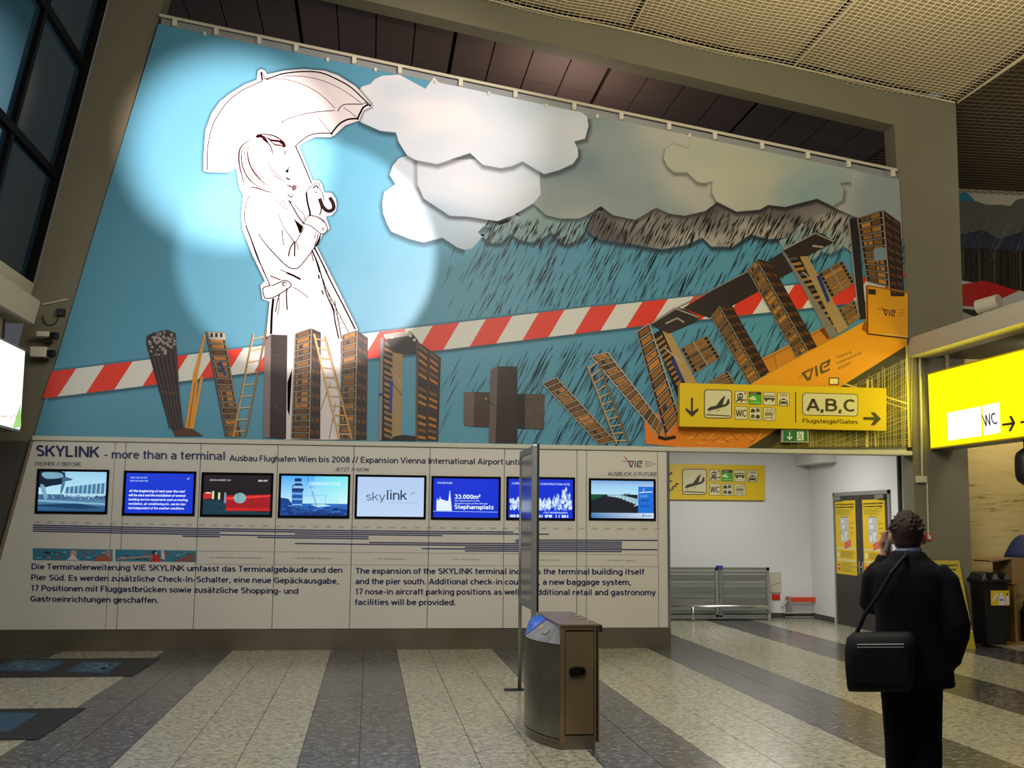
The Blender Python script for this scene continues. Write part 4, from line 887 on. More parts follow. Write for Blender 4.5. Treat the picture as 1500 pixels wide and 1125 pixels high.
for t, x0, y0, x1, y1 in (('Die Terminalerweiterung VIE SKYLINK umfasst das Terminalgebäude und den', 46, 834, 501.6, 839.3), ('Pier Süd. Es werden zusätzliche Check-In-Schalter, eine neue Gepäckausgabe,', 45.5, 850, 496, 855.4), ('17 Positionen mit Fluggastbrücken sowie zusätzliche Shopping- und', 45.5, 865.6, 437, 870), ('Gastroeinrichtungen geschaffen.', 44.5, 881.2, 232, 883.4),
    ('The expansion of the SKYLINK terminal includes the terminal building itself', 521, 840.4, 943.6, 841.8), ('and the pier south. Additional check-in counters, a new baggage system,', 520.5, 855.7, 924.4, 857), ('17 nose-in aircraft parking positions as well as additional retail and gastronomy', 520.5, 870.7, 961, 872.1), ('facilities will be provided.', 520, 886.2, 667.6, 886.6)):
    P.text(t, x0, y0, x1, y1, 8.6, NAVY, 1, .026)
P.build('printed_text', M['paint'], info)
P = Print(onP)
def by(x, y): return y+.012*(x-500)-.0000105*(x-500)**2*1.2
def bar(x0, x1, y, L=1): 
    n = max(1, int((x1-x0)/120)); P.line([(x0+(x1-x0)*k/n, by(x0+(x1-x0)*k/n, y)) for k in range(n+1)], 1.9, (46, 52, 96), L)
for y, segs in ((777.2, [(48, 752)]), (780.1, [(48, 804)]), (783.0, [(48, 322), (432, 648)]), (785.9, [(48, 540)]), (788.8, [(267, 322), (377, 540), (755, 963)]), (791.6, [(755, 911)]), (794.2, [(541, 911)]), (797.0, [(432, 911)]), (799.8, [(681, 911)]), (802.4, [(618, 963)]), (805.2, [(681, 911)])):
    for a, b_ in segs: bar(a, b_, y)
for k in range(50):
    x = 50+k*18.55
    if x > 962: break
    y = 773+.011*(x-500)-.000012*(x-500)**2; P.line([(x, y+1.6), (x+1.6, y-2)], .6, (120, 116, 116)); P.line([(x+1, y-1.8), (x+9, y-1.6)], .5, (140, 134, 130)); P.line([(x+3, y-.4), (x+8, y-.3)], .9, (140, 134, 130))
for a, b_, t in ((289, 401, '3. AKT: WIND UND WETTER / WEATHER PHENOMENONS'), (403.5, 513, '4. AKT: EINDRÜCKE / IMPRESSIONS'), (517, 625.5, '5. AKT: ANSICHTEN / VIEWS'), (628.5, 735, '6. AKT: FINALE / FINISH'), (738, 851, '7. AKT: EINLADUNG / INVITATION'), (854, 963.5, '8. AKT: ANKUNFT / ARRIVAL')):
    y0 = 809+.0085*(a-500); y1 = 827.4+.006*(a-500); y0b = 809+.0085*(b_-500); y1b = 827.4+.006*(b_-500)
    P.line([(a, y0), (b_, y0b), (b_, y1b), (a, y1)], .6, (128, 122, 114), closed=True)
    wd = len(t)*1.75; c_ = (a+b_)/2; P.text(t, c_-wd/2, (y0+y1)/2+1, c_+wd/2, (y0b+y1b)/2+1, 2.0, (110, 106, 104), 1, 0)
rr = random.Random(31)
for a, b_, ya in ((48, 165, 803), (169, 287, 804.6)):
    yb0 = ya+17.5; P.poly([(a, ya), (b_, ya+2), (b_, yb0+1.4), (a, yb0)], (34, 112, 140), 1)
    for k in range(34):
        x = rr.uniform(a+4, b_-8); y = rr.uniform(ya+4, ya+15); P.line([(x, y), (x+rr.uniform(3, 10), y+rr.uniform(-2, 2))], rr.uniform(.8, 2), rr.choice([(60, 90, 100), (120, 84, 60), (150, 160, 160), (40, 60, 66)]), 1.4)
P.poly(crom([(136, 822), (150, 812), (160, 817), (163, 822)], 3), (150, 70, 50), 2); P.poly([(103, 821), (104, 806), (112, 806), (112, 820)], (190, 140, 124), 2); P.poly([(98, 820), (106, 812), (116, 821)], (200, 190, 180), 2.2)
P.line([(120, 818), (128, 808), (137, 808), (142, 818)], 1.6, (130, 84, 64), 2); P.poly([(156, 806), (162, 806), (163, 820), (154, 820)], (150, 110, 120), 1.8)
P.line([(171, 818.5), (222, 815)], 1.6, (200, 120, 100), 2); P.poly([(220, 823), (224, 813), (232, 813), (236, 823)], (176, 26, 28), 2.4); P.circ(226, 809.6, 3.2, (30, 24, 26), 2.2, ry=3.8); P.circ(228.4, 810.6, 1.8, (210, 170, 150), 2.6); P.poly([(236, 806), (240, 806), (242, 820), (236, 818)], (200, 170, 156), 2)
P.poly([(256, 822), (284, 810), (284, 823)], (124, 70, 56), 2)
vie(P, lambda x, y: (920.5+x*7.6, 684.6-y*9.8), (62, 62, 92), 1); P.line([(915, 669), (924, 680)], 1.6, (176, 70, 66), 2); P.line([(912, 675.5), (922, 676.5)], .9, (80, 80, 110), 1)
for k, t in enumerate(('Vienna', 'International', 'Airport')): P.text(t, 944.8, 677.3+k*3.2, 944.8+(9.5, 17.5, 9)[k], 677.4+k*3.2, 2.2, (90, 86, 96), 1, 0)
P.build('printed_timeline', M['paint'], info)

# ---- eight flat screens let into the wall
SC = [((54.5, 686.3), (160.3, 688.6), (157.3, 753.3), (51.8, 752)), ((181.8, 689), (288, 691), (285, 756.3), (179, 754.5)), ((295.6, 691.6), (400.8, 693.2), (398.8, 757.9), (293.2, 756.4)), ((408.9, 693.4), (513.5, 695), (511.6, 759.6), (407.2, 758.4)),
      ((520.7, 695.1), (625.1, 696.4), (623.2, 760.5), (519.5, 759.7)), ((632.2, 697.4), (734, 698.3), (732.7, 761.8), (630.9, 761.2)), ((741.8, 698.4), (842.4, 699), (841.8, 762.6), (741.1, 761.8)), ((863, 700.8), (960.4, 701.4), (960.2, 762.6), (862, 762.4))]
SL = ['wall screen showing a propeller aircraft before an old terminal', 'blue wall screen filled with white paragraphs about the roof', 'dark wall screen with a red wall and a round window', 'wall screen showing a control tower and a leaning crane in blue', 'white wall screen with a thin grey logotype', 'blue wall screen with a white cathedral silhouette and floor area', 'blue wall screen of crowded white figures partly behind the poster frame', 'wall screen with an aerial view of the pier beside a blue column']
for i, (Q, lb) in enumerate(zip(SC, SL)):
    c = [onY(x, y, YP) for x, y in Q]; x0, x1 = (c[0].x+c[3].x)/2, (c[1].x+c[2].x)/2; z1, z0 = (c[0].z+c[1].z)/2, (c[2].z+c[3].z)/2
    s = empty('wall_screen', ((x0+x1)/2, YP, z0), lb, 'screen', 'screens along the information wall')
    b = .03; m = MB(); m.box(x0, x1, YP-.016, YP-.001, z0, z0+b); m.box(x0, x1, YP-.016, YP-.001, z1-b, z1); m.box(x0, x0+b, YP-.016, YP-.001, z0+b, z1-b); m.box(x1-b, x1, YP-.016, YP-.001, z0+b, z1-b); m.build('bezel', M['dark_frame'], s)
    P = Print(lambda u, v, L, x0=x0+b, x1=x1-b, z0=z0+b, z1=z1-b: Vector((x0+(x1-x0)*u/1000, YP-.006-.0006*L, z1-(z1-z0)*v/600)))
    rr = random.Random(40+i)
    if i == 0:
        P.grad(0, 0, 1000, 450, (150, 205, 235), (196, 236, 246)); P.grad(0, 400, 1000, 600, (84, 140, 176), (30, 78, 120), 2)
        P.poly([(400, 235), (980, 165), (980, 360), (380, 330)], (120, 175, 205), 2.2); 
        for k in range(9): P.poly([(400+k*65, 235-k*8), (445+k*66, 229-k*8), (440+k*66, 330), (400+k*65, 330)], (66, 120, 160), 2.4); P.line([(398+k*66, 232-k*8), (392+k*66, 335)], 7, (205, 235, 245), 2.6)
        P.rect(380, 330, 1000, 375, (176, 218, 236), 2.7); P.rect(0, 345, 1000, 425, (70, 110, 145), 2.6)
        for k in range(60): x = rr.uniform(0, 980); P.line([(x, rr.uniform(350, 420)), (x+rr.uniform(10, 50), rr.uniform(350, 420))], rr.uniform(6, 16), rr.choice([(30, 60, 90), (160, 200, 225), (90, 140, 170)]), 2.8)
        P.poly([(0, 430), (1000, 470), (1000, 500), (0, 455)], (130, 180, 205), 2.9); P.poly([(0, 500), (600, 480), (1000, 545), (600, 560), (0, 530)], (22, 60, 100), 3)
        P.poly([(0, 0), (320, 0), (380, 60), (390, 130), (330, 190), (200, 215), (0, 240)], (16, 34, 52), 4, 4); P.poly([(40, 20), (300, 20), (340, 90), (100, 110)], (120, 165, 190), 4.4, 4); P.poly([(340, 90), (400, 85), (500, 120), (400, 145), (345, 150)], (60, 100, 130), 4.6, 3)
        P.poly([(20, 200), (90, 230), (130, 400), (110, 440), (60, 340)], (120, 165, 195), 4.8, 3); P.poly([(350, 150), (385, 150), (370, 250), (330, 350), (325, 250)], (70, 115, 150), 4.8, 3); P.line([(370, 0), (378, 70)], 14, (50, 80, 110), 4.8)
    elif i == 1:
        P.rect(0, 0, 1000, 600, (0, 50, 206)); P.text('WIND UND WETTER', 60, 80, 310, 80, 22, (170, 200, 250), 2, .02, .25); P.text('WIND AND WEATHER', 60, 128, 325, 128, 22, (170, 200, 250), 2, .02, .25); P.text('//', 900, 90, 940, 90, 30, (220, 230, 255), 2, .03, .3)
        for k, (t, e) in enumerate((('At the beginning of next year the roof', 880), ('will be shut and the installation of several', 890), ('building service equipments such as heating,', 930), ('ventilation, air conditioning etc. can be star-', 905), ('ted independent of the weather conditions.', 880))): P.text(t, 50, 285+k*64, e, 285+k*64, 36, (225, 238, 255), 2, .035 if k < 2 else .02, .2)
    elif i == 2:
        P.rect(0, 0, 1000, 600, (22, 12, 14)); P.poly([(0, 380), (330, 385), (360, 540), (1000, 560), (1000, 600), (0, 600)], (14, 52, 66), 1.5)
        P.poly([(330, 310), (1000, 290), (1000, 520), (350, 540)], (158, 18, 24), 2); P.poly([(0, 275), (130, 275), (130, 360), (0, 370)], (190, 34, 36), 2); P.poly([(330, 340), (1000, 300), (1000, 325), (560, 365), (350, 380)], (236, 52, 44), 2.4); P.rect(340, 500, 1000, 545, (196, 26, 30), 2.4)
        P.circ(545, 350, 92, (130, 176, 180), 3, ry=80, n=24); P.line([(520, 270), (520, 430)], 7, (60, 90, 96), 3.4); P.line([(720, 330), (722, 520)], 4, (90, 10, 14), 3.4); P.rect(130, 250, 160, 370, (214, 220, 160), 3); P.rect(220, 270, 250, 375, (214, 220, 160), 3); P.rect(160, 250, 220, 380, (16, 12, 10), 3.1); P.rect(310, 270, 340, 430, (120, 150, 170), 3); P.rect(35, 268, 110, 285, (230, 226, 200), 3.2)
        for k in range(30): x = rr.uniform(0, 320); y = rr.uniform(395, 590); P.line([(x, y), (x+rr.uniform(20, 60), y)], 6, rr.choice([(24, 84, 100), (10, 36, 48)]), 2.6)
        P.text('ABGELAUFENER TAG', 80, 92, 400, 92, 22, (190, 196, 210), 3, .02, .25); P.text('BAU 1207', 810, 96, 950, 96, 26, (230, 232, 240), 3, .03, .2)
    elif i == 3:
        P.grad(0, 0, 1000, 440, (70, 170, 250), (190, 240, 252)); P.poly([(500, 0), (1000, 0), (1000, 430), (500, 430)], None, 1.3, cols=[(110, 205, 250), (120, 235, 240), (210, 250, 250), (180, 235, 252)]); P.grad(0, 415, 1000, 600, (40, 110, 200), (4, 34, 104), 2)
        P.poly([(0, 330), (110, 345), (170, 420), (170, 600), (0, 600)], (16, 60, 140), 2.4); P.poly([(165, 420), (165, 130), (325, 130), (325, 480), (150, 480)], (30, 96, 180), 3); P.poly([(195, 40), (250, 30), (305, 40), (300, 85), (200, 85)], (10, 44, 106), 3.4); P.rect(200, 85, 305, 110, (120, 190, 230), 3.5)
        P.poly([(205, 110), (300, 110), (320, 150), (195, 150)], (16, 54, 120), 3.5); P.poly([(180, 150), (325, 150), (325, 185), (180, 185)], (140, 196, 236), 3.5); P.poly([(155, 195), (250, 185), (345, 195), (325, 235), (165, 235)], (12, 46, 116), 3.7)
        for k in range(5): P.rect(172, 258+k*42, 322, 276+k*42, (130, 188, 232) if k % 2 == 0 else (20, 70, 150), 3.8)
        for k in range(70): x = rr.uniform(0, 960); y = rr.uniform(450, 590); P.line([(x, y), (x+rr.uniform(30, 110), y+rr.uniform(-12, 12))], rr.uniform(6, 16), rr.choice([(6, 40, 110), (70, 140, 220), (24, 86, 170), (4, 24, 80)]), 4)
        P.line([(385, 0), (430, 140), (500, 330), (535, 450)], 9, (56, 110, 160), 4.4); P.line([(300, 300), (640, 285), (700, 310)], 4, (110, 170, 200), 4.2); P.line([(672, 290), (668, 420)], 7, (120, 180, 210), 4.2); P.poly([(450, 430), (640, 420), (760, 450), (560, 470)], (180, 225, 245), 4.1)
        for k in range(4): P.line([(720+k*42, 350), (720+k*42, 430)], 4, (120, 180, 210), 4.2)
        P.text('DEMONTAGE', 420, 140, 890, 135, 52, (206, 246, 252), 4.6, .02); P.text('OBJEKT 160', 400, 230, 760, 225, 46, (170, 226, 244), 4.6, .01)
    elif i == 4:
        P.grad(0, 0, 1000, 600, (178, 204, 240), (190, 214, 244)); P.text('sky', 130, 360, 420, 360, 130, (80, 96, 120), 2, -.012); P.text('link', 440, 345, 745, 345, 150, (50, 60, 84), 2, .004); P.line([(790, 270), (830, 240), (885, 215)], 11, (150, 30, 60), 2, taper=True); P.text('more than a terminal', 470, 395, 900, 395, 16, (150, 160, 186), 2, 0)
    elif i == 5:
        P.rect(0, 0, 1000, 600, (0, 44, 208)); P.text('ROOFAGE', 60, 85, 285, 85, 30, (196, 216, 250), 2, .01)
        P.poly([(48, 500), (48, 350), (62, 300), (70, 340), (92, 330), (100, 275), (112, 320), (215, 350), (228, 345), (245, 200), (252, 180), (262, 290), (275, 400), (285, 500)], (226, 240, 255), 2); P.line([(0, 506), (990, 512)], 9, (150, 190, 250), 2)
        P.text('33.000m²', 325, 312, 722, 312, 66, (226, 240, 255), 2, .03); P.text('are equivalent to the', 325, 352, 710, 352, 22, (190, 214, 250), 2, .02); P.text('doubled area of the Wiener', 325, 394, 838, 394, 22, (190, 214, 250), 2, .02); P.text('Stephansplatz', 322, 468, 928, 468, 62, (226, 240, 255), 2, .03)
    elif i == 6:
        P.rect(0, 0, 1000, 600, (0, 44, 208)); P.text('CURRENTLY ON THE CONSTRUCTION SITE:', 50, 85, 960, 92, 32, (196, 216, 250), 2, .012); P.text('750 employees', 540, 528, 920, 528, 34, (196, 216, 250), 2, .012)
        for k in range(210):
            x = rr.uniform(20, 980); top = 180+110*abs(sin(x/150+1.2)) if x < 800 else 110
            y = rr.uniform(top, 430); h_ = 62
            if y > 300 or rr.random() < .6:
                g_ = rr.choice([(226, 240, 255), (206, 226, 250), (120, 160, 240)]); P.circ(x, y, 11, g_, 3+.004*k, n=7); P.poly([(x-20, y+14), (x+20, y+14), (x+14, y+38), (x+9, y+h_), (x-9, y+h_), (x-14, y+38)], g_, 3+.004*k)
        for k in range(60): x = rr.uniform(10, 960); P.line([(x, 550), (x+rr.uniform(-14, 14), 590)], rr.uniform(8, 18), (214, 230, 250), 3.5)
        P.rect(0, 484, 1000, 500, (0, 44, 208), 5)
    else:
        P.grad(0, 0, 1000, 90, (120, 165, 220), (170, 205, 236)); P.grad(0, 80, 750, 240, (150, 205, 240), (184, 228, 246), 1.2); P.rect(0, 220, 750, 515, (20, 26, 34), 1.4); P.poly([(0, 225), (250, 222), (0, 320)], (16, 84, 50), 1.8)
        P.poly([(250, 225), (420, 215), (750, 290), (750, 380), (600, 330), (480, 280), (270, 250)], (150, 190, 206), 2); P.poly([(520, 205), (650, 205), (560, 235)], (30, 110, 90), 2.2)
        for k in range(7): P.line([(420+k*52, 235+k*18), (400+k*56, 262+k*22)], 12, (206, 226, 236), 2.4)
        P.line([(565, 165), (567, 230)], 4, (230, 240, 250), 2.6); P.poly([(690, 395), (750, 360), (750, 385), (690, 410)], (206, 226, 236), 2.6)
        P.rect(750, 90, 1000, 515, (20, 110, 210), 2); P.line([(770, 188), (830, 180), (985, 172)], 16, (206, 226, 250), 3); P.line([(830, 180), (850, 115)], 9, (206, 226, 250), 3); P.text('06/08', 780, 260, 900, 260, 34, (120, 180, 236), 3); P.rect(800, 300, 930, 320, (16, 60, 150), 3); P.rect(790, 395, 930, 412, (16, 60, 150), 3); P.line([(750, 90), (750, 300)], 8, (200, 236, 250), 3)
        P.poly([(0, 515), (1000, 515), (1000, 600), (0, 600)], None, 3, cols=[(70, 140, 190), (214, 230, 246), (190, 214, 240), (40, 110, 170)]); P.rect(820, 540, 850, 570, (60, 120, 200), 4); P.rect(865, 552, 975, 566, (90, 140, 200), 4)
    P.build('display', M['screen'], s)

# ================================================================== YELLOW SIGNS
BK = (46, 42, 20); WH = (206, 198, 150)
def icon(P, kind, x0, y0, x1, y1, L=2, frame=True, bg=WH):
    sx, sy = x1-x0, y1-y0
    g = lambda pts: [(x0+sx*a/100, y0+sy*b/100) for a, b in pts]
    r = sx*.12 if kind == 'plane' else sx*.08
    P.rrect(x0, y0, x1, y1, r, BK, L); e = sx*(.03 if kind == 'plane' else .035); P.rrect(x0+e, y0+e, x1-e, y1-e, r*.8, bg, L+.5)
    l = L+1
    if kind == 'plane':
        P.poly(g([(12, 72), (14, 66), (24, 60), (44, 55), (60, 33), (72, 22), (76, 22), (70, 40), (66, 53), (78, 48), (85, 32), (90, 31), (91, 47), (80, 57), (50, 66), (20, 74), (13, 75)]), BK, l)
        P.poly(g([(8, 86), (92, 89), (92, 92.5), (8, 90)]), BK, l)
        for a, b in ((22, 79), (45, 74), (53, 72)): P.circ(*g([(a, b)])[0], sx*.022, BK, l, n=8)
    elif kind == 'train':
        P.poly(g([(20, 28), (50, 14), (66, 28), (62, 60), (22, 60)]), BK, l); P.poly(g([(25, 32), (60, 32), (58, 42), (26, 42)]), bg, l+.5); P.circ(*g([(30, 52)])[0], sx*.04, bg, l+.5, n=8); P.circ(*g([(52, 52)])[0], sx*.04, bg, l+.5, n=8)
        P.poly(g([(25, 60), (80, 66), (98, 64), (98, 72), (60, 74), (58, 88), (46, 88), (50, 74), (30, 76), (12, 90), (6, 88)]), BK, l); P.poly(g([(76, 12), (92, 6), (90, 22), (74, 26)]), (196, 70, 40), l)
    elif kind == 'green':
        P.rrect(x0+e, y0+e, x1-e, y1-e, r*.8, (60, 160, 30), L+.6); P.poly(g([(4, 4), (96, 4), (96, 24), (4, 24)]), BK, l); P.text('CITY', *g([(14, 21)])[0], *g([(62, 21)])[0], sy*.12, (190, 200, 170), l+.5)
        P.poly(g([(4, 50), (40, 32), (52, 40), (36, 46), (60, 52), (56, 68), (20, 62), (4, 60)]), (206, 220, 170), l); P.rect(*g([(10, 82)])[0], *g([(90, 88)])[0], (150, 200, 110), l)
    elif kind == 'bus':
        P.poly(g([(8, 32), (14, 26), (86, 26), (92, 34), (92, 56), (8, 58)]), BK, l)
        for k in range(5): P.poly(g([(14+k*16, 32), (26+k*16, 32), (26+k*16, 44), (14+k*16, 44)]), bg, l+.5)
        P.circ(*g([(24, 62)])[0], sx*.09, BK, l, n=10); P.circ(*g([(76, 62)])[0], sx*.09, BK, l, n=10)
    elif kind == 'taxi':
        P.text('TAXI', *g([(18, 26)])[0], *g([(80, 26)])[0], sy*.15, BK, l, .02)
        P.poly(g([(38, 42), (62, 42), (62, 48), (74, 50), (84, 66), (86, 92), (74, 92), (74, 84), (26, 84), (26, 92), (14, 92), (16, 66), (26, 50), (38, 48)]), BK, l); P.poly(g([(30, 54), (70, 54), (76, 64), (24, 64)]), bg, l+.5); P.circ(*g([(26, 73)])[0], sx*.045, bg, l+.5, n=8); P.circ(*g([(74, 73)])[0], sx*.045, bg, l+.5, n=8)
    elif kind == 'wc': P.text('WC', *g([(8, 78)])[0], *g([(92, 78)])[0], sy*.52, BK, l, .02)
    elif kind == 'bags':
        for a, b in ((14, 18), (54, 14), (14, 60), (54, 62)):
            P.poly(g([(a, b+4), (a+10, b-4), (a+22, b-4), (a+32, b+4), (a+32, b+24), (a, b+24)]), BK, l)
        for a, b in ((62, 14), (78, 14), (22, 60), (38, 60)): P.poly(g([(a, b), (a+2, b), (a+2, b+22), (a, b+22)]), bg, l+.5)
    elif kind == 'cart':
        P.line(g([(14, 60), (78, 58), (88, 14)]), sx*.045, BK, l); P.poly(g([(14, 38), (74, 36), (72, 54), (16, 56)]), (120, 114, 70), l); P.line(g([(20, 34), (34, 18), (50, 30), (64, 16), (78, 20)]), sx*.05, BK, l); P.line(g([(20, 76), (70, 76)]), sx*.05, BK, l); P.circ(*g([(20, 84)])[0], sx*.05, BK, l, n=8); P.circ(*g([(70, 84)])[0], sx*.05, BK, l, n=8); P.line(g([(74, 54), (72, 80)]), sx*.035, BK, l)
def icons(P):
    icon(P, 'plane', 212, 722, 380, 897); icon(P, 'train', 396, 727, 472, 806); icon(P, 'green', 481, 729, 557, 808); icon(P, 'bus', 568, 730, 644, 811); icon(P, 'taxi', 653, 732, 729, 813)
    icon(P, 'wc', 396, 820, 472, 901); icon(P, 'bags', 483, 822, 558, 903); icon(P, 'cart', 568, 824, 645, 904)
def sign_print(Q, Y, dz=.0012):
    c = [onY(x, y, Y) for x, y in Q]
    def f(u, v, L):
        a = (u-68)/(1327-68); b = (v-687.5)/(949-687.5); p = (c[0]*(1-a)+c[1]*a)*(1-b)+(c[3]*(1-a)+c[2]*a)*b
        return p+Vector((0, -.001-dz*L, 0))
    return c, f
YS = 14.36
c, f = sign_print([(996, 561), (1298.5, 568.6), (1298.5, 631), (995.6, 624.4)], YS)
s1 = empty('direction_sign', (c[0]+c[1])/2, 'yellow direction sign with pictograms and gate letters mounted before the mural', 'sign')
MB().prism(c, (0, .1, 0)).build('sign_box', M['yellow'], s1)
for a in (.2, .8): p = c[0].lerp(c[1], a); bx(p.x-.03, p.x+.03, YS+.1, YB, p.z-.35, p.z-.15).build('bracket', M['alu'], s1)
P = Print(f); icons(P)
P.poly([(134, 775), (146, 775), (146, 858), (178, 836), (178, 852), (141, 892), (102, 852), (102, 836), (134, 858)], BK, 2)
P.rect(763, 724, 769, 912, BK, 2); P.rrect(806, 728, 1150, 866, 22, BK, 2); P.rrect(810, 732, 1146, 862, 20, WH, 2.5)
P.text('A,B,C', 830, 838, 1130, 838, 76, BK, 3, .022); P.text('Flugsteige/Gates', 808, 912, 1150, 912, 26, BK, 2, .012)
P.poly([(1183, 868), (1250, 868), (1228, 838), (1252, 838), (1293, 877), (1252, 918), (1228, 918), (1250, 886), (1183, 886)], BK, 2)
P.build('sign_print', M['paint'], s1)
# green escape sign below
YE = 14.42; q4 = [onY(x, y, YE) for x, y in ((1146, 629.5), (1184.3, 630), (1184, 648), (1146, 647.5))]
s2 = empty('escape_sign', (q4[0]+q4[1])/2, 'small green escape sign with running figure under the big yellow sign', 'sign')
MB().prism(q4, (0, .06, 0)).build('sign_box', M['white_pl'], s2)
P = Print(lambda u, v, L: onY(1146+u*38.2/100, 629.6+v*18.2/48, YE-.001-.0012*L))
P.rect(3, 3, 97, 45, (10, 104, 50)); P.poly([(26, 8), (30, 8), (30, 30), (38, 24), (38, 30), (28, 40), (18, 30), (18, 24), (26, 30)], (206, 212, 190), 2); P.rect(56, 7, 82, 41, (206, 212, 190), 2)
P.circ(66, 13, 2.6, (10, 104, 50), 3); P.line([(62, 18), (69, 22), (76, 18)], 2.6, (10, 104, 50), 3); P.line([(69, 20), (68, 28), (74, 33), (74, 40)], 3, (10, 104, 50), 3); P.line([(68, 28), (62, 34), (58, 36)], 2.6, (10, 104, 50), 3)
P.build('sign_print', M['paint'], s2)
# sign on the passage wall
YG = YR-.06; q1 = (939, 678.8); 
c, f = sign_print([(939.6, 679.2), (1146, 682), (1146, 733.2), (939.6, 731.2)], YG)
def f2(u, v, L):
    x = 960+((u-212)*(145/168)+158)/4.018; y = 660+((v-722)*(153/175)+107)/4.018; return onY(x, y, YG-.001-.0012*L)
c = [onY(x, y, YG) for x, y in ((925, 678.3), (1120, 681.7), (1120, 732.8), (925, 731))]
s3 = empty('direction_sign', (c[0]+c[1])/2, 'yellow pictogram sign fixed flat to the white passage wall above the metal barrier', 'sign')
MB().prism(c, (0, .05, 0)).build('sign_box', M['yellow'], s3)
P = Print(f2); icons(P)
P.line([(106, 782), (142, 745)], 14, BK, 2); P.line([(112, 815), (142, 802)], 10, BK, 2); P.line([(128, 880), (128, 862), (148, 862), (148, 842), (168, 842), (168, 824), (190, 824)], 11, BK, 2); P.poly([(100, 820), (96, 780), (132, 812)], BK, 2)
P.build('sign_print', M['paint'], s3)

# ================================================================== THINGS IN THE PASSAGE
yw = YR
gx0, gx1 = onY(925, 830, yw-.35).x, onY(1126, 830, yw-.35).x; yg = yw-.35
def zg(y, Y=None): return onY(1050, y, Y or yg).z
bar_ = empty('folding_barrier', ((gx0+gx1)/2, yg, 0), 'slatted aluminium barrier of two leaves standing against the white passage wall', 'barrier')
xm = onY(1052, 830, yg).x; zt0 = zg(831)
m = MB(); m.box(gx0, gx1, yg-.03, yg+.03, zt0-.05, zt0); m.build('top_rail', M['alu'], bar_)
for xx in (gx1-.05, xm-.06, xm+.0): bx(xx, xx+.05, yg-.03, yg+.03, .05, zt0).build('post', M['alu_dull'], bar_)
bx(xm-.0, xm+.07, yg-.035, yg-.03, .08, zt0).build('cover_strip', M['alu'], bar_)
bx(gx0, gx1, yg-.03, yg+.03, .02, .09).build('bottom_rail', M['alu'], bar_)
zz = [zt0-.06, zg(841.5), zg(852.5), zg(859), zg(870), zg(876.5), zg(888), zg(895), .10]
for a, b_ in ((gx0, xm-.07), (xm+.08, gx1-.06)):
    for k in range(8):
        z1, z0 = zz[k], zz[k+1]+.008
        MB().prism([(a, yg-.02, z1), (a, yg-.005, z1), (a, yg+.012, z0), (a, yg-.01, z0)], (b_-a, 0, 0)).build('slat', M['alu_dull'] if k % 2 == 0 else M['alu'], bar_)
bx(xm-.03, xm+.07, yg-.045, yg+.03, zt0-.03, zt0+.03).build('blue_clip', M['blue_label'], bar_)
yh = yw-.62; hx1 = onY(1127, 895, yh).x; hz = onY(1050, 888.5, yh).z
hr = empty('bumper_rail', ((gx0+hx1)/2, yh, 0), 'low chrome tube rail on short posts before the slatted barrier', 'rail')
MB().tube([(gx0, yh, hz), (hx1-.08, yh, hz), (hx1-.02, yh, hz-.02), (hx1, yh, hz-.09), (hx1, yh, 0)], .028, 10).build('tube', M['chrome'], hr, True)
xq = onY(1015, 890, yh).x; MB().tube([(xq, yh, hz), (xq, yh, 0)], .028, 10).build('post', M['chrome'], hr, True)
# pale box, red plate
Yq = YR-.03
def plate(name, px0, py0, px1, py1, Y, th, m, label, cat):
    a, b_ = onY(px0, py0, Y), onY(px1, py1, Y)
    return tag(MB().bbox(a.x, b_.x, Y, Y+min(th, YR-Y if Y > 18 else th), b_.z, a.z, .004).build(name, m, origin=((a.x+b_.x)/2, Y, b_.z)), label, cat)
o = plate('wall_cabinet', 1128.5, 838, 1144.5, 868, Yq, .08, M['wallbox'], 'small pale metal cabinet on the wall at the end of the slatted barrier', 'cabinet')
a_, b_2 = onY(1130, 857, Yq-.005), onY(1143, 853, Yq-.005); MB().tube([a_, b_2], .006, 5).build('seam_line', M['alu_dull'], o)
plate('warning_plate', 1131, 870.5, 1143, 879.2, YR-.015, .015, M['red'], 'small red plate on the wall under the pale cabinet', 'sign')
# folded wall barrier with red arm
Yf = YR-.12; fb = empty('wall_stop_bar', onY(1170, 905, Yf), 'low wall bracket with a red arm and chrome tube near the passage corner', 'bracket')
a, b_ = onY(1153, 880, Yf), onY(1193.5, 879, Yf)
MB().bbox(a.x, b_.x, Yf-.04, Yf+.04, b_.z-.03, b_.z+.05, .01).build('red_arm', M['orange'], fb)
t = onY(1144, 890, Yf); MB().tube([(a.x, Yf, a.z), (t.x, Yf-.02, t.z)], .02, 6).build('tip', M['alu'], fb)
zl = onY(1170, 898, Yf).z; MB().tube([(onY(1148, 898, Yf).x, Yf, zl), (b_.x, Yf, zl), (b_.x, Yf, zl-.07), (onY(1150, 898, Yf).x, Yf, zl-.07)], .012, 6).build('lower_tube', M['chrome'], fb)
xk = onY(1155.5, 890, Yf).x; bx(xk-.022, xk+.022, Yf-.05, Yf+.1, zl-.01, b_.z+.06).build('bracket', M['alu_dull'], fb)

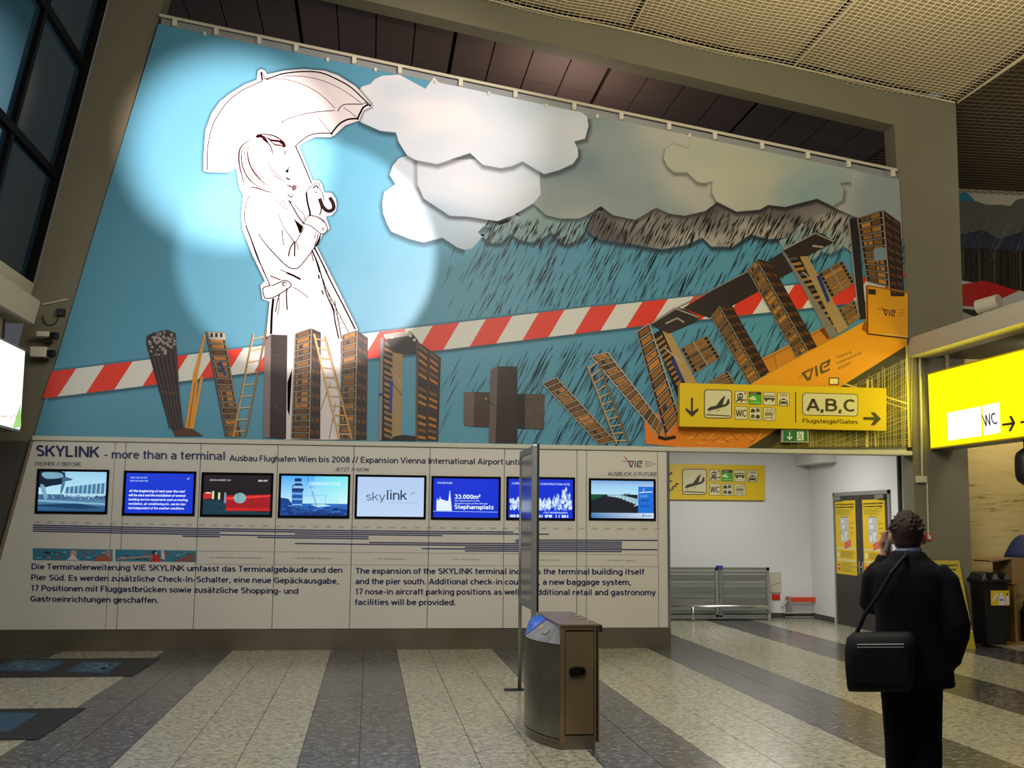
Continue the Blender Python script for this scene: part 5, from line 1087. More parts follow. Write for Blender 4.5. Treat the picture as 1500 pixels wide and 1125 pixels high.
# ---- things on the column
cab = empty('conduit_with_switches', (onY(1350, 700, YW-.03).x, YW-.03, 2.2), 'thin pale conduit running down the square column to a double switch box', 'switch')
u1 = onY(1347, 525, YW-.03); u2 = onY(1351, 697, YW-.03); u3 = onY(1358, 706, YW-.03); u4 = onY(1360, 790, YW-.03)
MB().tube([u1, u2], .016, 6).build('conduit', M['cream'], cab); MB().tube([u3, u4], .012, 6).build('cable', M['cream'], cab)
a, b_ = onY(1343, 697, YW-.05), onY(1358, 707, YW-.05); bx(a.x, b_.x, YW-.06, YW, b_.z, a.z).build('switch_box', M['wallbox'], cab)
for k in (0, 1): bx(a.x+.03+k*.065, a.x+.03+k*.065+.035, YW-.07, YW-.06, b_.z+.02, a.z-.02).build('rocker', M['white_pl'], cab)
o = plate('extinguisher_sign', 1357, 781, 1366, 792, YW-.015, .015, M['red'], 'small red safety sign on the square column behind the man', 'sign')
g0, g1 = onY(1359, 784, YW-.017), onY(1364, 790, YW-.017); bx(g0.x, g1.x, YW-.018, YW-.0155, g1.z, g0.z).build('pictogram', M['white_pl'], o)

# ---- overhead lightbox and canopy running towards the viewer
can = tag(empty('trim_5', (7.5, 10.5, 4), kind='structure'), kind='structure')
MB().prism([(7.5, YW-.03, 4.0), (7.5, YW-.03, 4.12), (7.55, YW-.03, 4.28), (7.9, YW-.03, 4.28), (7.9, YW-.03, 4.0)], (0, -7.0, 0)).build('fascia', M['cream'], can)
bx(7.9, 9.6, 7.6, YW-.03, 4.0, 4.28).build('canopy_deck', M['frame'], can)
XB = 7.8
lb = empty('overhead_lightbox', (XB, 12.5, 2.7), 'glowing yellow overhead lightbox reading WC with an arrow, hung under the canopy', 'sign')
zl0, zl1 = 2.70, 3.775
bx(XB, XB+.35, 10.2, 14.57, zl0, zl1).build('housing', M['alu_dull'], lb)
bx(XB-.012, XB, 10.22, 14.555, zl0+.02, zl1-.02).build('lit_face', M['lightbox_y'], lb)
m = MB()
for (ya, yb2, za, zb2) in ((10.2, 14.57, zl0, zl0+.02), (10.2, 14.57, zl1-.02, zl1)): m.box(XB-.016, XB+.001, ya, yb2, za, zb2)
m.build('rim', M['yellow'], lb)
for yy in (14.3, 12.2): bx(XB+.1, XB+.16, yy-.03, yy+.03, zl1, 4.0).build('hanger', M['cream_dark'], lb)
def onL(u, v, L): return onX(u, v, XB-.0135-.001*L)
P = Print(onL)
P.rrect(1387.5, 598.5, 1434, 641, 1, (255, 255, 255), 1) if False else P.poly([(1387, 605), (1436.5, 595), (1437.5, 638.5), (1388.5, 645.5)], (255, 255, 255), 1)
P.poly([(1439, 594.5), (1464, 589), (1465.5, 634), (1441, 638)], (255, 255, 255), 1)
P.build('lit_panel', M['screen'], lb)
P = Print(onL)
P.text('WC', 1441.5, 625.5, 1461.5, 621, 17.5, (40, 36, 60), 3, 0)
P.poly([(1468, 620.5), (1482, 618.5), (1478, 609.5), (1482, 609), (1487.5, 619.5), (1481, 632), (1477, 632), (1481.5, 622.5), (1468, 624)], (50, 46, 10), 3)
P.poly([(1494.5, 617), (1520, 613), (1520, 617), (1494.5, 620.5)], (50, 46, 10), 3)
P.build('sign_print', M['paint'], lb)
lamp('lightbox_glow', 'AREA', (XB-.03, 12.6, 3.24), 52, (1, .87, .05), (0, 12.6, 2.6), shape='RECTANGLE', size=3.9, size_y=.95)
# small spotlight on the canopy
c = onX(1448, 446, 7.62); sp_ = empty('canopy_spotlight', (7.62, c.y, 4.28), 'small pale cylindrical spotlight on top of the canopy', 'lamp')
dv = Vector((-.5, .8, -.12)).normalized(); MB().tube([c+dv*.14, c-dv*.14], [.095, .095], 16).build('can', M['cream'], sp_)
MB().tube([(c.x, c.y, 4.28), (c.x, c.y, c.z-.03)], .018, 6).build('stem', M['cream'], sp_); bx(c.x-.05, c.x+.05, c.y-.05, c.y+.05, 4.28, 4.295).build('foot', M['cream'], sp_)
# dark hanging loudspeaker at the frame edge
c = onY(1503, 684, 12.6); hp = empty('hanging_speaker', c, 'black rounded loudspeaker hanging under the lit yellow box', 'speaker')
m = MB(); rings = []
for k in range(9):
    t = -1+k/4; rr_ = .13*sqrt(max(.05, 1-t**4)); rings.append([(c.x+rr_*cos(q*pi/8), c.y+rr_*sin(q*pi/8), c.z+t*.23) for q in range(16)])
m.loft(rings).build('cabinet', M['black'], hp, True); MB().tube([(c.x, c.y, c.z+.2), (c.x, c.y, zl0)], .02, 6).build('bracket', M['black'], hp)
lamp('canopy_fill', 'AREA', (8.7, 12.9, 3.95), 26, (1, .95, .86), (8.2, 14.6, 1.2), size=.5)  # added fill under the canopy, lifts the dark lower column
lamp('wall_washer', 'AREA', (9.3, 14.4, 3.7), 24, (1, .84, .38), (9.6, 15.4, 2.4), size=.6)

# ---- travertine wall and things beside the column
yt_ = 15.35
tw = tag(empty('wall_side', (11, yt_, 0)), kind='structure')
xx = 8.3; k = 0
for i_ in range(4):
    for j_ in range(2): bx(8.45+i_*1.5+.0012, 8.45+(i_+1)*1.5-.0012, yt_, yt_+.12, j_*2.1+.0012, (j_+1)*2.1-.0012).build('stone_panel', M['travertine'], tw)
bx(8.4, 14.5, yt_+.12, yt_+.2, 0, 4.28).build('backing', M['joint'], tw)
# leaning yellow board
yb0 = 14.2; A = onY(1394, 948, yb0); 
x0 = onY(1385, 900, yb0).x; x1 = onY(1429, 942, yb0).x; zt2 = onY(1418, 822, yb0+.3).z
ab = empty('information_board', ((x0+x1)/2, yb0, 0), 'tall yellow notice board leaning on the square column behind the man', 'sign')
MB().prism([(x0, yb0, .0), (x1, yb0, .0), (x1, yb0+.33, zt2), (x0, yb0+.33, zt2)], (0, .025, .006)).build('panel', M['yellow_board'], ab)
P = Print(lambda u, v, L: Vector((x0+(x1-x0)*u/100, yb0+.33*(1-v/300)-.002-.001*L, zt2*(1-v/300))))
P.text('Handgepäck', 30, 18, 92, 18, 8, BK, 1, .03); P.text('Hand Baggage', 26, 32, 84, 32, 7, BK, 1, .03)
for v in (60, 75, 110, 120, 165, 175, 185): P.rect(25, v, 88, v+2.5, (90, 84, 30))
P.rect(0, 195, 100, 199, (190, 186, 150)); P.rect(0, 240, 100, 244, (190, 186, 150)); P.rect(70, 262, 92, 265, (90, 84, 30))
P.build('board_print', M['paint'], ab)
# wheeled waste container
yc = 14.25; cx0, cx1 = onY(1441, 940, yc).x, onY(1481, 940, yc).x; zc1 = onY(1455, 846, yc).z
wc = empty('waste_container', ((cx0+cx1)/2, yc, 0), 'black wheeled waste container with a yellow bottle sticker beside the stone wall', 'bin')
m = MB(); m.loft([[(cx0+.07, yc+.03, .04), (cx1-.05, yc+.03, .04), (cx1-.05, yc+.5, .04), (cx0+.07, yc+.5, .04)], [(cx0+.03, yc, zc1-.06), (cx1-.01, yc, zc1-.06), (cx1-.01, yc+.6, zc1-.06), (cx0+.03, yc+.6, zc1-.06)]]); m.build('body', M['black'], wc)
MB().bbox(cx0-.01, cx1+.03, yc-.04, yc+.64, zc1-.07, zc1-.02, .015).build('rim', M['black'], wc)
m = MB(); m.loft([[(cx0, yc-.03, zc1-.02), (cx1+.02, yc-.03, zc1-.02), (cx1+.02, yc+.63, zc1-.02), (cx0, yc+.63, zc1-.02)], [(cx0+.06, yc+.03, zc1+.04), (cx1-.04, yc+.03, zc1+.04), (cx1-.04, yc+.56, zc1+.06), (cx0+.06, yc+.56, zc1+.06)]]); m.build('lid', M['black'], wc)
for xx in (cx0+.12, cx1-.1): bx(xx-.03, xx+.03, yc-.05, yc+.02, zc1, zc1+.07).build('grip', M['black'], wc)
for xx in (cx0+.08, cx1-.1): MB().tube([(xx, yc+.5, .1), (xx+.05, yc+.5, .1)], .1, 14).build('wheel', M['black'], wc)
a, b_ = onY(1451, 865, yc-.0), onY(1479.5, 887, yc-.0)
ys = yc-.002+.0
P = Print(lambda u, v, L: Vector((a.x+(b_.x-a.x)*u/100, ys-.001*L-.004+.03*(1-(a.z-(a.z-b_.z)*v/80)/zc1), a.z-(a.z-b_.z)*v/80)))
P.rect(0, 0, 100, 80, (206, 168, 10)); P.poly([(6, 52), (28, 14), (38, 12), (38, 22), (14, 58)], (200, 196, 186), 2); P.poly([(40, 78), (40, 36), (50, 28), (50, 12), (64, 12), (64, 28), (74, 36), (74, 78)], (200, 198, 200), 2); P.poly([(80, 72), (80, 34), (86, 26), (92, 26), (96, 34), (96, 72)], (200, 196, 170), 2); P.rect(84, 14, 93, 26, (40, 60, 40), 2); P.rect(44, 46, 70, 54, (90, 90, 130), 3)
P.build('sticker', M['paint'], wc)
# carton on a shelf stand at the frame edge
a, b_ = onY(1468, 818, 14.3), onY(1500, 850, 14.3)
crt = empty('cardboard_carton', (b_.x, 14.35, b_.z), 'brown cardboard carton lying open behind the waste container', 'box')
zk = b_.z-.04; X0, X1 = a.x, a.x+1.0; Z1 = a.z
bx(X0+.33, X1, 14.62, 15.1, zk, Z1).build('box_body', M['cardboard'], crt); MB().prism([(X0+.33, 14.62, Z1), (X0, 14.6, Z1-.04), (X0+.02, 14.6, Z1-.06), (X0+.33, 14.62, Z1-.02)], (0, .45, 0)).build('flap', M['cardboard'], crt)
stn = empty('plywood_stand', (X1-.2, 14.9, 0), 'plywood stand carrying the cardboard carton next to the waste container', 'stand')
bx(X0+.30, X1+.1, 14.6, 15.12, zk-.03, zk).build('shelf', M['wood'], stn); bx(X0+.34, X0+.38, 14.62, 15.1, 0, zk-.03).build('upright', M['wood'], stn); bx(X1+.0, X1+.05, 14.62, 15.1, 0, zk-.03).build('upright', M['wood'], stn); bx(X0+.2, X1+.1, 14.6, 15.1, 0, .03).build('foot_board', M['wood'], stn)
jk = empty('folded_jacket', (X0+.62, 14.8, Z1), 'navy blue jacket heaped on the cardboard carton', 'jacket')
rings = []
for k in range(7):
    t = k/6; rr_ = .24*(1-t)**.6+.03; rings.append([(X0+.66+rr_*cos(q*pi/7)*(1+.15*sin(3*q)), 14.86+rr_*.8*sin(q*pi/7), Z1+t*.32) for q in range(14)])
MB().loft(rings).build('cloth', M['navy'], jk, True)
# small bottle on the floor by the stand
c = onZ(1486, 936, 0); c = Vector((X0+.62, 14.75, .03)); MBt = MB(); MBt.loft([[(c.x+r*cos(q*pi/6), c.y+r*sin(q*pi/6), c.z+h) for q in range(12)] for r, h in ((.09, 0), (.1, .05), (.1, .42), (.06, .5), (.05, .56))]); tag(MBt.build('canister', M['black'], origin=c), 'black canister standing on the foot board of the plywood stand', 'canister')

# ================================================================== POSTER FRAME AND RECYCLING STATION
Xt = 1.53
tf = empty('poster_frame', (Xt, 10.55, 0), 'tall aluminium poster frame on two posts seen nearly edge-on behind the steel bin', 'display stand')
y0, y1 = 10.1, 11.0; zt3, zb3 = 2.345, .84
MB().tube([(Xt-.03, y1, 0), (Xt-.03, y1, zt3)], .018, 10).build('post', M['alu'], tf, True); MB().bbox(Xt-.05, Xt-.005, y0-.03, y0+.03, 0.0, zt3+.01, .006).build('post', M['alu'], tf)
bx(Xt-.045, Xt-.015, y0, y1, zt3-.06, zt3).build('top_bar', M['alu_dull'], tf); bx(Xt-.045, Xt-.015, y0, y1, zb3, zb3+.06).build('bottom_bar', M['alu_dull'], tf)
bx(Xt-.036, Xt-.02, y0+.03, y1-.03, zb3+.06, zt3-.06).build('poster_panel', mat('poster_glass', '3c444e', .12, .2, spec=.8), tf)
bx(Xt-.004, Xt+.014, y0-.025, y0+.03, zb3-.02, zt3+.02).build('hinge_strip', M['black'], tf)
bx(Xt-.18, Xt+.2, y1-.05, y1+.05, 0, .012).build('foot_plate', M['black'], tf); bx(Xt-.05, Xt+.15, y0-.05, y0+.05, 0, .012).build('foot_plate', M['black'], tf)
rb_ = empty('recycling_station', (1.45, 8.7, 0), 'brushed steel recycling station with curved front and blue inlet', 'bin')
Xa, Xb, Ya, Yb, Ht = 1.41, 1.70, 8.14, 9.3, .89
def arcx(y, b=.175): t = (y-Ya)/(Yb-Ya); return Xa-b*sin(pi*t)**.8
N_ = 20; ys_ = [Ya+(Yb-Ya)*k/N_ for k in range(N_+1)]
poly = [(arcx(y), y) for y in ys_]
m = MB(); m.prism([(x, y, .07) for x, y in poly]+[(Xb-.01, Yb, .07), (Xb-.01, Ya+.02, .07), (Xa+.01, Ya+.02, .07)], (0, 0, .01)); m.build('bottom', M['black'], rb_)
m = MB(); V = []; 
for x, y in poly: V += [(x, y, .06), (x, y, .745)]
m.add(V, [(2*k, 2*k+2, 2*k+3, 2*k+1) for k in range(N_)]); m.build('curved_front', M['steel_grey'], rb_, True)
m = MB(); V = []
for x, y in poly: V += [(x+.004, y, .75), (Xa+.012, y, Ht-.004)]
m.add(V, [(2*k, 2*k+2, 2*k+3, 2*k+1) for k in range(N_)]); fas = m.build('sloping_fascia', mat('fascia_grey', '8d8d8d', .35, .5), rb_)
bx(Xa+.02, Xb-.02, Yb-.02, Yb, .06, Ht-.01).build('far_end_panel', M['steel'], rb_)
bx(Xb-.02, Xb-.01, Ya, Yb, .06, Ht-.02).build('back_panel', M['steel'], rb_)
m = MB(); m.box(Xa, Xa+.035, Ya, Ya+.03, .05, Ht-.005); m.box(Xb-.035, Xb, Ya, Ya+.03, .05, Ht-.005); m.box(Xa+.035, Xb-.035, Ya, Ya+.03, Ht-.035, Ht-.005); m.build('end_frame', M['steel'], rb_)
# end door with an oval grip opening
from mathutils import noise as _n
x0, x1, z0, z1 = Xa+.04, Xb-.04, .11, Ht-.045; hxc, hzc, hw, hh = onY(846, 985, Ya).x, onY(846, 985, Ya).z, .055, .034
outer = []; inner = []
for k in range(32):
    a = 2*pi*k/32; ca, sa = cos(a), sin(a); tt = min((x1-hxc)/ca if ca > 1e-6 else ((x0-hxc)/ca if ca < -1e-6 else 9e9), (z1-hzc)/sa if sa > 1e-6 else ((z0-hzc)/sa if sa < -1e-6 else 9e9))
    outer.append((hxc+ca*tt, Ya+.004, hzc+sa*tt)); s_ = (abs(ca)**3+abs(sa)**3)**(-1/3); inner.append((hxc+hw*ca*s_, Ya+.004, hzc+hh*sa*s_))
for cx_, cz_ in ((x0, z0), (x1, z0), (x1, z1), (x0, z1)):
    k = min(range(32), key=lambda k: (outer[k][0]-cx_)**2+(outer[k][2]-cz_)**2); outer[k] = (cx_, Ya+.004, cz_)
inner2 = [(x, Ya+.05, z) for x, _, z in inner]
m = MB(); m.add(outer+inner+inner2, [(k, (k+1) % 32, (k+1) % 32+32, k+32) for k in range(32)]+[(k+32, (k+1) % 32+32, (k+1) % 32+64, k+64) for k in range(32)]); ed = m.build('end_door', M['steel'], rb_)
MB().add(inner2, [tuple(range(32))]).build('grip_recess', M['black'], ed)
m = MB(); m.tube([(hxc+(hw+.004)*cos(2*pi*k/24)*(abs(cos(2*pi*k/24))**3+abs(sin(2*pi*k/24))**3)**(-1/3), Ya+.002, hzc+(hh+.004)*sin(2*pi*k/24)*(abs(cos(2*pi*k/24))**3+abs(sin(2*pi*k/24))**3)**(-1/3)) for k in range(25)], .006, 5, caps=False); m.build('grip_rim', M['black'], ed)
bx(Xa+.03, Xb-.03, Ya+.005, Ya+.02, .0, .1).build('kick_plate', M['steel_dark'], rb_)
MB().prism([(x+.02, y, 0) for x, y in poly]+[(Xb-.03, Yb, 0), (Xb-.03, Ya+.03, 0)], (0, 0, .06)).build('plinth', M['steel_dark'], rb_)
m = MB(); m.prism([(Xa-.004, Ya-.008, Ht-.006), (Xb+.012, Ya-.008, Ht-.006), (Xb+.012, Yb+.0, Ht-.006), (Xa-.004, Yb+.0, Ht-.006)], (0, 0, .012)); m.build('lid', M['steel'], rb_)
for k in range(4): bx(Xb-.045, Xb-.005, Ya+.2+k*.24, Ya+.32+k*.24, Ht+.006, Ht+.011).build('lid_hinge', M['chrome'], rb_)
bx(Xb+.0, Xb+.022, Ya-.01, Ya+.03, Ht-.05, Ht+.002).build('corner_cap', M['black'], rb_)
def fas_pt(t, s_, off=0): y = Ya+(Yb-Ya)*t; a = Vector((arcx(y)+.004, y, .75)); b_ = Vector((Xa+.012, y, Ht-.004)); return a.lerp(b_, s_)+Vector((-.7, 0, .7))*off
m = MB(); V = []; K = 8
for i_ in range(K+1):
    for j_ in range(7):
        t = .56+.43*i_/K; s_ = .03+.95*j_/6; bulge = .055*sin(pi*min(1, max(0, i_/K)))*sin(pi*j_/6); V.append(fas_pt(t, s_, .004+bulge))
m.add(V, [(i_*7+j_, i_*7+j_+1, (i_+1)*7+j_+1, (i_+1)*7+j_) for i_ in range(K) for j_ in range(6)]); m.build('blue_inlet', M['blue'], rb_, True)
P = Print(lambda u, v, L: fas_pt(u, v, .002+.001*L))
P.poly([(.40, .5), (.47, .5), (.47, .7), (.40, .7)], (170, 156, 70)); P.build('sticker', M['paint'], rb_)
P = Print(lambda u, v, L: fas_pt(u, v, .002+.001*L)); P.poly([(.2, .35), (.29, .35), (.29, .6), (.2, .6)], (84, 112, 96)); P.poly([(.22, .4), (.27, .4), (.27, .55), (.22, .55)], (140, 142, 140), 2); P.build('sticker', M['paint'], rb_)

# ================================================================== LEFT SIDE FITTINGS AND FLOOR MATS
xlb = onY(40, 560, 13.95).x
c1 = onY(38, 512, 13.95); c2 = onY(28, 633, 13.95); 
al = empty('advert_lightbox', (c1.x, 12, c2.z), 'white glowing advertising lightbox hung under the ledge by the glazing', 'sign')
zA, zB = c2.z, c1.z; xA = (c1.x+c2.x)/2
bx(xA-.2, xA, 6, 13.95, zA, zB).build('housing', M['alu_dull'], al)
bx(xA, xA+.008, 6.03, 13.92, zA+.03, zB-.03).build('lit_face', M['lightbox_w'], al)
P = Print(lambda u, v, L: onX(u, v, xA+.01+.001*L))
P.text('wer', 1, 612, 12, 612, 5, (200, 60, 70), 1, 0); P.text("'24", 14, 612, 27, 613, 6, (200, 50, 70), 1, 0, .3); P.poly([(18, 628), (30, 590), (31, 625)], (160, 220, 120), 1)
P.build('advert_print', M['screen'], al)
bx(xA-.12, xA-.06, 13.3, 13.36, zB, 3.95).build('hanger', M['black'], al)
for i_, (px, py, w_, h_, lb_) in enumerate(((66, 490, .16, .07, 'upper pale security camera on the slanted leg beside the mural'), (60, 516, .2, .13, 'larger pale camera housing under the other on the slanted leg'))):
    c = onY(px, py, 14.4); e_ = empty('security_camera', c, lb_, 'camera', 'cameras on the slanted leg')
    MB().bbox(c.x-w_*.6, c.x+w_*.4, 14.34, 14.46, c.z-h_/2, c.z+h_/2, .012).build('housing', M['wallbox'], e_)
    MB().tube([(c.x+w_*.4, 14.40, c.z-.01), (c.x+w_*.4+.09, 14.38, c.z-.02)], [.045, .05], 12).build('lens', M['black'], e_); bx(c.x-.02, c.x+.03, 14.44, YW, c.z-.09, c.z-.03).build('bracket', M['black'], e_)
c = onY(88, 457, 14.5); e_ = empty('cable_box', c, 'small black box with a looping cable on the slanted leg above the cameras', 'box'); bx(c.x-.05, c.x+.04, 14.52, YW, c.z-.04, c.z+.05).build('box', M['black'], e_)
pts = [onY(x, y, 14.57) for x, y in crom([(86, 463), (82, 472), (74, 476), (66, 473), (62, 462)], 4)]; MB().tube(pts, .007, 5).build('cable', M['black'], e_)
pts = [onY(x, y, 14.58) for x, y in ((62, 446), (100, 438))]; tag(MB().tube(pts, .012, 6).build('wall_conduit', M['cream'], origin=pts[0]), 'thin pale conduit crossing the slanted leg just above the black cable box', 'pipe')
MATS = [(((0, 962), (229, 966.6), (192, 994), (0, 988)), (((22, 966), (97, 968), (69, 983.6), (-20, 982)), ((121, 969), (180, 970), (156, 986), (97, 984))), 'black floor mat with blue printed panels, the one close to the plinth'),
        (((0, 1036), (122, 1039), (54, 1084), (0, 1082)), (((-90, 1042), (56, 1044.4), (14, 1071.6), (-140, 1070)),), 'black floor mat with blue printed panels, the one farther out from the plinth')]
for Q, pat, lb_ in MATS:
    c = [onZ(x, y, .006) for x, y in Q]; yA, yB = (c[0].y+c[1].y)/2, (c[2].y+c[3].y)/2; xB = (c[1].x+c[2].x)/2
    mt = empty('floor_mat', (xB-1.5, (yA+yB)/2, 0), lb_, 'mat', 'floor mats'); MB().box(-7.2, xB, yB, yA, .0005, .006).build('rubber_sheet', mat('mat_rubber', '0b0c0e', .6), mt)
    P = Print(lambda u, v, L: onZ(u, v, .0065+.0006*L)); rr = random.Random(4)
    for q in pat:
        P.poly(list(q), (20, 66, 92))
        for k in range(26): a, b_ = rr.uniform(.15, .75), rr.uniform(.15, .85); p_ = bil(q, a, b_); P.line([p_, (p_[0]+rr.uniform(4, 14), p_[1])], rr.uniform(.6, 1.4), (84, 120, 128), 2)
    P.build('mat_print', M['paint'], mt)

# ================================================================== THE WALKING MAN (seen from behind, telephone at the ear)
PX, PY = 0, 5.7
pc = onY(1333, 900, PY); az = atan2(pc.x, pc.y); D_ = hypot(pc.x, pc.y)
man = empty('person', (pc.x, pc.y, 0), 'dark-suited man seen from behind walking away with a telephone at his ear', 'person')
man.rotation_euler = (0, 0, -az)
def remesh(name, m, material, parent, vox=.014, sm=2):
    me = bpy.data.meshes.new(name); me.from_pydata([tuple(v) for v in m.V], [], m.F); t = bpy.data.objects.new(name, me); COL.objects.link(t)
    r = t.modifiers.new('r', 'REMESH'); r.mode = 'VOXEL'; r.voxel_size = vox
    s_ = t.modifiers.new('s', 'SMOOTH'); s_.iterations = sm; s_.factor = .6
    me2 = bpy.data.meshes.new_from_object(t.evaluated_get(bpy.context.evaluated_depsgraph_get()))
    COL.objects.unlink(t); bpy.data.objects.remove(t)
    me2.materials.clear(); me2.materials.append(material); me2.name = name
    for p in me2.polygons: p.use_smooth = True
    o = bpy.data.objects.new(name, me2); COL.objects.link(o); o.parent = parent; return o
def ell(c, rx, ry, n=20, pw=2.0, tilt=0):
    out = []
    for k in range(n):
        a = 2*pi*k/n; ca, sa = cos(a), sin(a); s_ = (abs(ca)**pw+abs(sa)**pw)**(-1/pw); x, y = rx*ca*s_, ry*sa*s_
        out.append((c[0]+x, c[1]+y, c[2]+tilt*x))
    return out
def limb(m, pts, n=14):
    """pts: (x,y,z,r)"""
    m.tube([p[:3] for p in pts], [p[3] for p in pts], n)
def ball(m, c, rx, ry, rz, n=16, k=10):
    rings = []
    for i in range(1, k): a = pi*i/k; rings.append([(c[0]+rx*sin(a)*cos(2*pi*q/n), c[1]+ry*sin(a)*sin(2*pi*q/n), c[2]-rz*cos(a)) for q in range(n)])
    m.loft(rings)
# body: one continuous figure (head, neck, trunk, arms, hands, legs)
hx, hy, hz = -.0, .055, 1.588      # head centre
b = MB()
ball(b, (hx, hy, hz), .078, .096, .115); ball(b, (hx-.012, hy+.055, hz-.055), .052, .05, .06)
limb(b, [(hx, hy-.005, hz-.03, .062), (hx-.0, hy-.03, hz-.10, .058), (0, 0, 1.44, .066)])
b.loft([ell((0, 0, .88), .15, .10), ell((0, 0, 1.0), .15, .10), ell((0, 0, 1.15), .145, .095), ell((0, 0, 1.32), .17, .10), ell((0, 0, 1.42), .15, .09), ell((0, 0, 1.47), .08, .06)])
LS, LE, LH = (-.155, .02, 1.40), (-.200, .12, 1.20), (-.112, .155, 1.515)
RS, RE, RH = (.155, 0, 1.40), (.212, -.045, 1.13), (.185, .06, .925)
limb(b, [LS+(.052,), LE+(.042,), LH+(.028,)]); limb(b, [RS+(.052,), RE+(.042,), RH+(.028,)])
limb(b, [(-.075, 0, .9, .080), (-.082, .0, .5, .055), (-.090, -.02, .1, .036)]); limb(b, [(.065, 0, .9, .080), (.07, .06, .5, .055), (.066, -.14, .12, .036)])
b.V = b.V
# left hand closed round the telephone: palm, four fingers, thumb
limb(b, [(-.118, .155, 1.51, .026), (-.116, .145, 1.545, .032), (-.114, .135, 1.575, .030)], 10)
for k, (dz, ln_) in enumerate(((0, .058), (.019, .066), (.038, .062), (.055, .05))):
    z_ = 1.545+dz; limb(b, [(-.13, .125, z_, .0095), (-.128, .095, z_+.006, .009), (-.108, .085-.004*k, z_+.01, .0085), (-.098, .094, z_+.012, .0075)], 8)
limb(b, [(-.116, .16, 1.535, .012), (-.098, .178, 1.56, .010), (-.09, .17, 1.585, .009)], 8)
# other hand, fingers slightly curled, mostly in the pocket
limb(b, [(.185, .06, .93, .026), (.180, .075, .89, .032), (.175, .085, .86, .028)], 10)
for k in range(4): limb(b, [(.175+.014*(k-1.5), .088, .862, .009), (.173+.014*(k-1.5), .095, .825+.004*abs(k-1.5), .0085), (.168+.014*(k-1.5), .088, .80+.006*abs(k-1.5), .0075)], 8)
limb(b, [(.16, .075, .895, .011), (.142, .09, .865, .009), (.138, .095, .845, .008)], 8)
# ears, nose
ball(b, (hx-.086, hy-.012, hz-.014), .014, .022, .033, 10, 8); ball(b, (hx+.086, hy-.012, hz-.014), .014, .022, .033, 10, 8); limb(b, [(hx-.015, hy+.088, hz+.012, .009), (hx-.018, hy+.112, hz-.022, .013)], 8)
body = remesh('body', b, M['skin'], man, .0085, 2)
# face details on the far side
M['eye'] = mat('eye_white', 'd8d4cc', .3)
for sx in (-1, 1):
    m = MB(); ball(m, (hx-.014+sx*.031, hy+.086, hz+.008), .012, .009, .009, 10, 8); o = obj('eye', (m.V, m.F), M['eye'], None, True); o.parent = man

m = MB(); limb(m, [(hx-.036, hy+.098, hz-.062, .004), (hx-.016, hy+.104, hz-.060, .006), (hx+.006, hy+.1, hz-.062, .004)], 8); obj('mouth', (m.V, m.F), mat('lip', '8a4a44', .5)).__setattr__('parent', man)
# hair
m = MB(); ball(m, (hx, hy-.012, hz+.024), .085, .103, .110, 20, 12); ball(m, (hx, hy-.045, hz-.018), .070, .062, .078, 16, 10)
rr = random.Random(9)
for k in range(170):
    a = rr.uniform(0, 2*pi); e_ = rr.uniform(.1, 1.5); r_ = .080*cos(e_); c = (hx+r_*cos(a), hy-.012+r_*1.1*sin(a), hz+.022+.10*sin(e_)); d_ = (c[0]-hx, c[1]-hy, c[2]-hz); limb(m, [c+(.009,), (c[0]+d_[0]*.26+rr.uniform(-.008, .014), c[1]+d_[1]*.24, c[2]+d_[2]*.26-.012, .003)], 6)
remesh('hair', m, M['hair'], man, .006, 1)
# shirt collar and coat
m = MB(); m.loft([ell((0, .0, 1.45), .082, .075), ell((hx, .018, 1.525), .070, .066, tilt=.1)]); remesh('shirt_collar', m, M['shirt'], man, .010, 1)
m = MB()
m.loft([ell((.015, 0, .80), .200, .145, 24, 2.3), ell((.01, 0, .90), .198, .142, 24, 2.3), ell((0, 0, 1.02), .182, .13, 24, 2.3), ell((0, 0, 1.16), .178, .13, 24, 2.3), ell((0, .0, 1.30), .190, .135, 24, 2.4), ell((0, .0, 1.39), .186, .122, 24, 2.4), ell((0, 0, 1.44), .150, .105, 24, 2.2), ell((0, .005, 1.48), .098, .085), ell((0, .01, 1.51), .084, .08)])
limb(m, [(-.13, .01, 1.39, .080), (-.165, .03, 1.36, .078), (-.200, .11, 1.19, .068), (-.198, .125, 1.20, .064), (-.145, .145, 1.39, .052), (-.118, .152, 1.475, .046)], 16)
limb(m, [(.13, 0, 1.39, .080), (.18, -.005, 1.345, .079), (.235, -.045, 1.12, .068), (.230, -.035, 1.08, .066), (.200, .04, .95, .056), (.195, .055, .92, .054)], 16)
m.loft([ell((0, -.006, 1.45), .108, .098), ell((0, .0, 1.49), .092, .09), ell((0, .01, 1.508), .086, .084)])
coat = remesh('coat', m, M['coat'], man, .0125, 3)
m = MB(); m.box(-.003, .003, -.16, -.10, .835, 1.08); obj('coat_vent', (m.V, m.F), M['black']).__setattr__('parent', coat)
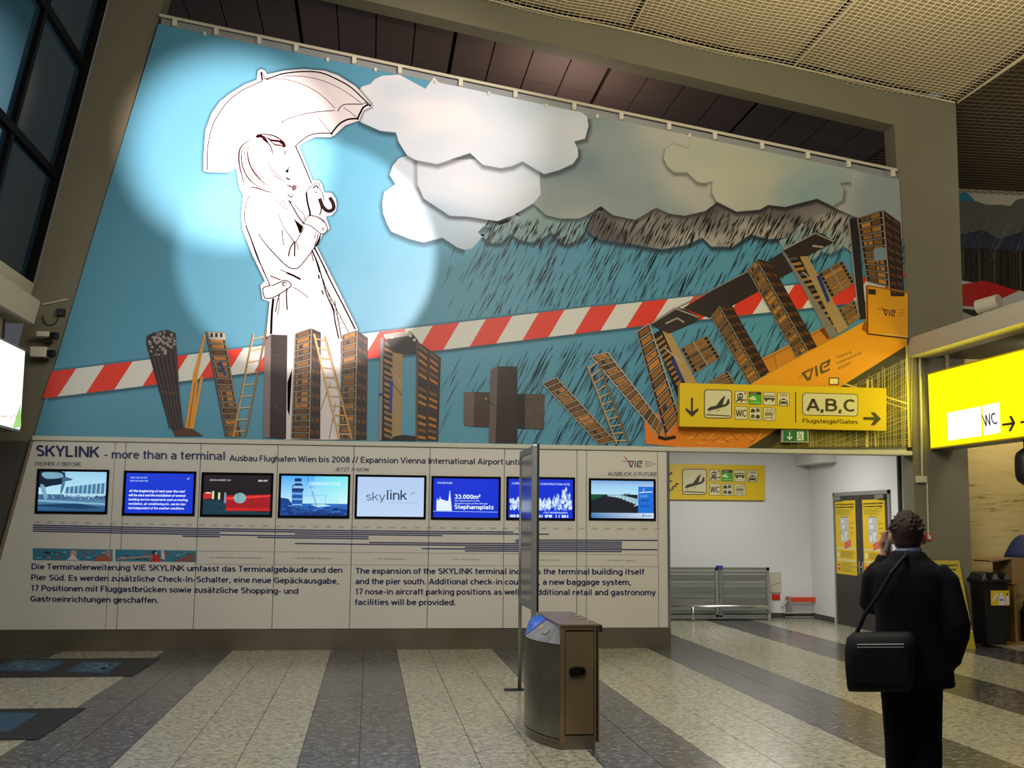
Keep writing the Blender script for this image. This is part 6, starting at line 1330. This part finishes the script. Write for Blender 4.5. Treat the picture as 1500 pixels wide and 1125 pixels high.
# trousers and shoes
m = MB(); m.loft([ell((-.01, 0, 1.0), .15, .115), ell((-.01, 0, .9), .155, .12), ell((-.01, 0, .80), .152, .115)])
limb(m, [(-.078, 0, .84, .090), (-.080, .0, .5, .072), (-.088, -.015, .12, .062), (-.088, -.01, .06, .066)], 16); limb(m, [(.066, 0, .84, .090), (.068, .055, .5, .072), (.066, -.13, .16, .060), (.064, -.15, .10, .064)], 16)
remesh('trousers', m, M['trouser'], man, .0125, 3)
for x_, y_, z_, t_ in ((-.088, -.01, 0, 0), (.064, -.15, .045, .45)):
    m = MB(); rings = []
    for k in range(9):
        u = k/8; yy = y_-.06+u*.28; h_ = .085 if u < .35 else .085-.05*(u-.35)/.65; w_ = .036+.012*sin(pi*u); rings.append([(x_+w_*cos(q*pi/6), yy, z_+t_*max(0, (.10-(yy-y_)))*1+max(0, h_/2+h_/2*sin(q*pi/6))) for q in range(12)])
    m.loft(rings); o = obj('shoe', (m.V, m.F), M['shoe'], None, True); o.parent = man
# telephone (held)
def local(p): return man.matrix_world @ Vector(p) if False else Vector((pc.x, pc.y, 0))+Matrix.Rotation(-az, 3, 'Z') @ Vector(p)
ph = empty('mobile_phone', local((-.104, .075, 1.545)), 'silver mobile phone held to the ear of the dark-suited man', 'phone'); ph.rotation_euler = (0, .25, -az)
m = MB(); m.bbox(-.010, .010, .0, .045, -.045, .075, .005); o = obj('phone_body', (m.V, m.F), M['phone']); o.parent = ph
m = MB(); m.box(.010, .0112, .008, .038, .02, .065); o = obj('phone_screen', (m.V, m.F), M['black']); o.parent = ph
# shoulder bag
bg = empty('shoulder_bag', local((-.145, -.04, .775)), 'large black shoulder bag hanging at the hip of the dark-suited man', 'bag'); bg.rotation_euler = (0, .0, -az)
m = MB(); rings = []
for k, (z_, w_, d_) in enumerate(((0, .21, .05), (.02, .225, .07), (.12, .24, .085), (.22, .245, .085), (.275, .235, .07), (.30, .20, .045))): rings.append(ell((-.012+.02*(k/5-.5), -.135, z_+.01), w_*.72, d_, 28, 5, tilt=.06))
m.loft(rings); o = obj('bag_body', (m.V, m.F), M['bag'], None, True); o.parent = bg
m = MB(); m.box(-.145, .125, -.228, -.219, .06, .20); o = obj('front_pocket', (m.V, m.F), M['bag']); o.parent = bg
m = MB()
for zz_ in (.235, .25): m.tube([(-.12, -.219, zz_), (.11, -.219, zz_+.012)], .0035, 5)
o = obj('zip', (m.V, m.F), M['alu_dull']); o.parent = bg
m = MB(); m.tube([(-.13, -.10, .29), (-.08, -.11, .40), (-.01, -.125, .50), (.06, -.125, .62), (.125, -.085, .70), (.15, .0, .73)], .012, 6); o = obj('strap', (m.V, m.F), M['bag']); o.parent = bg
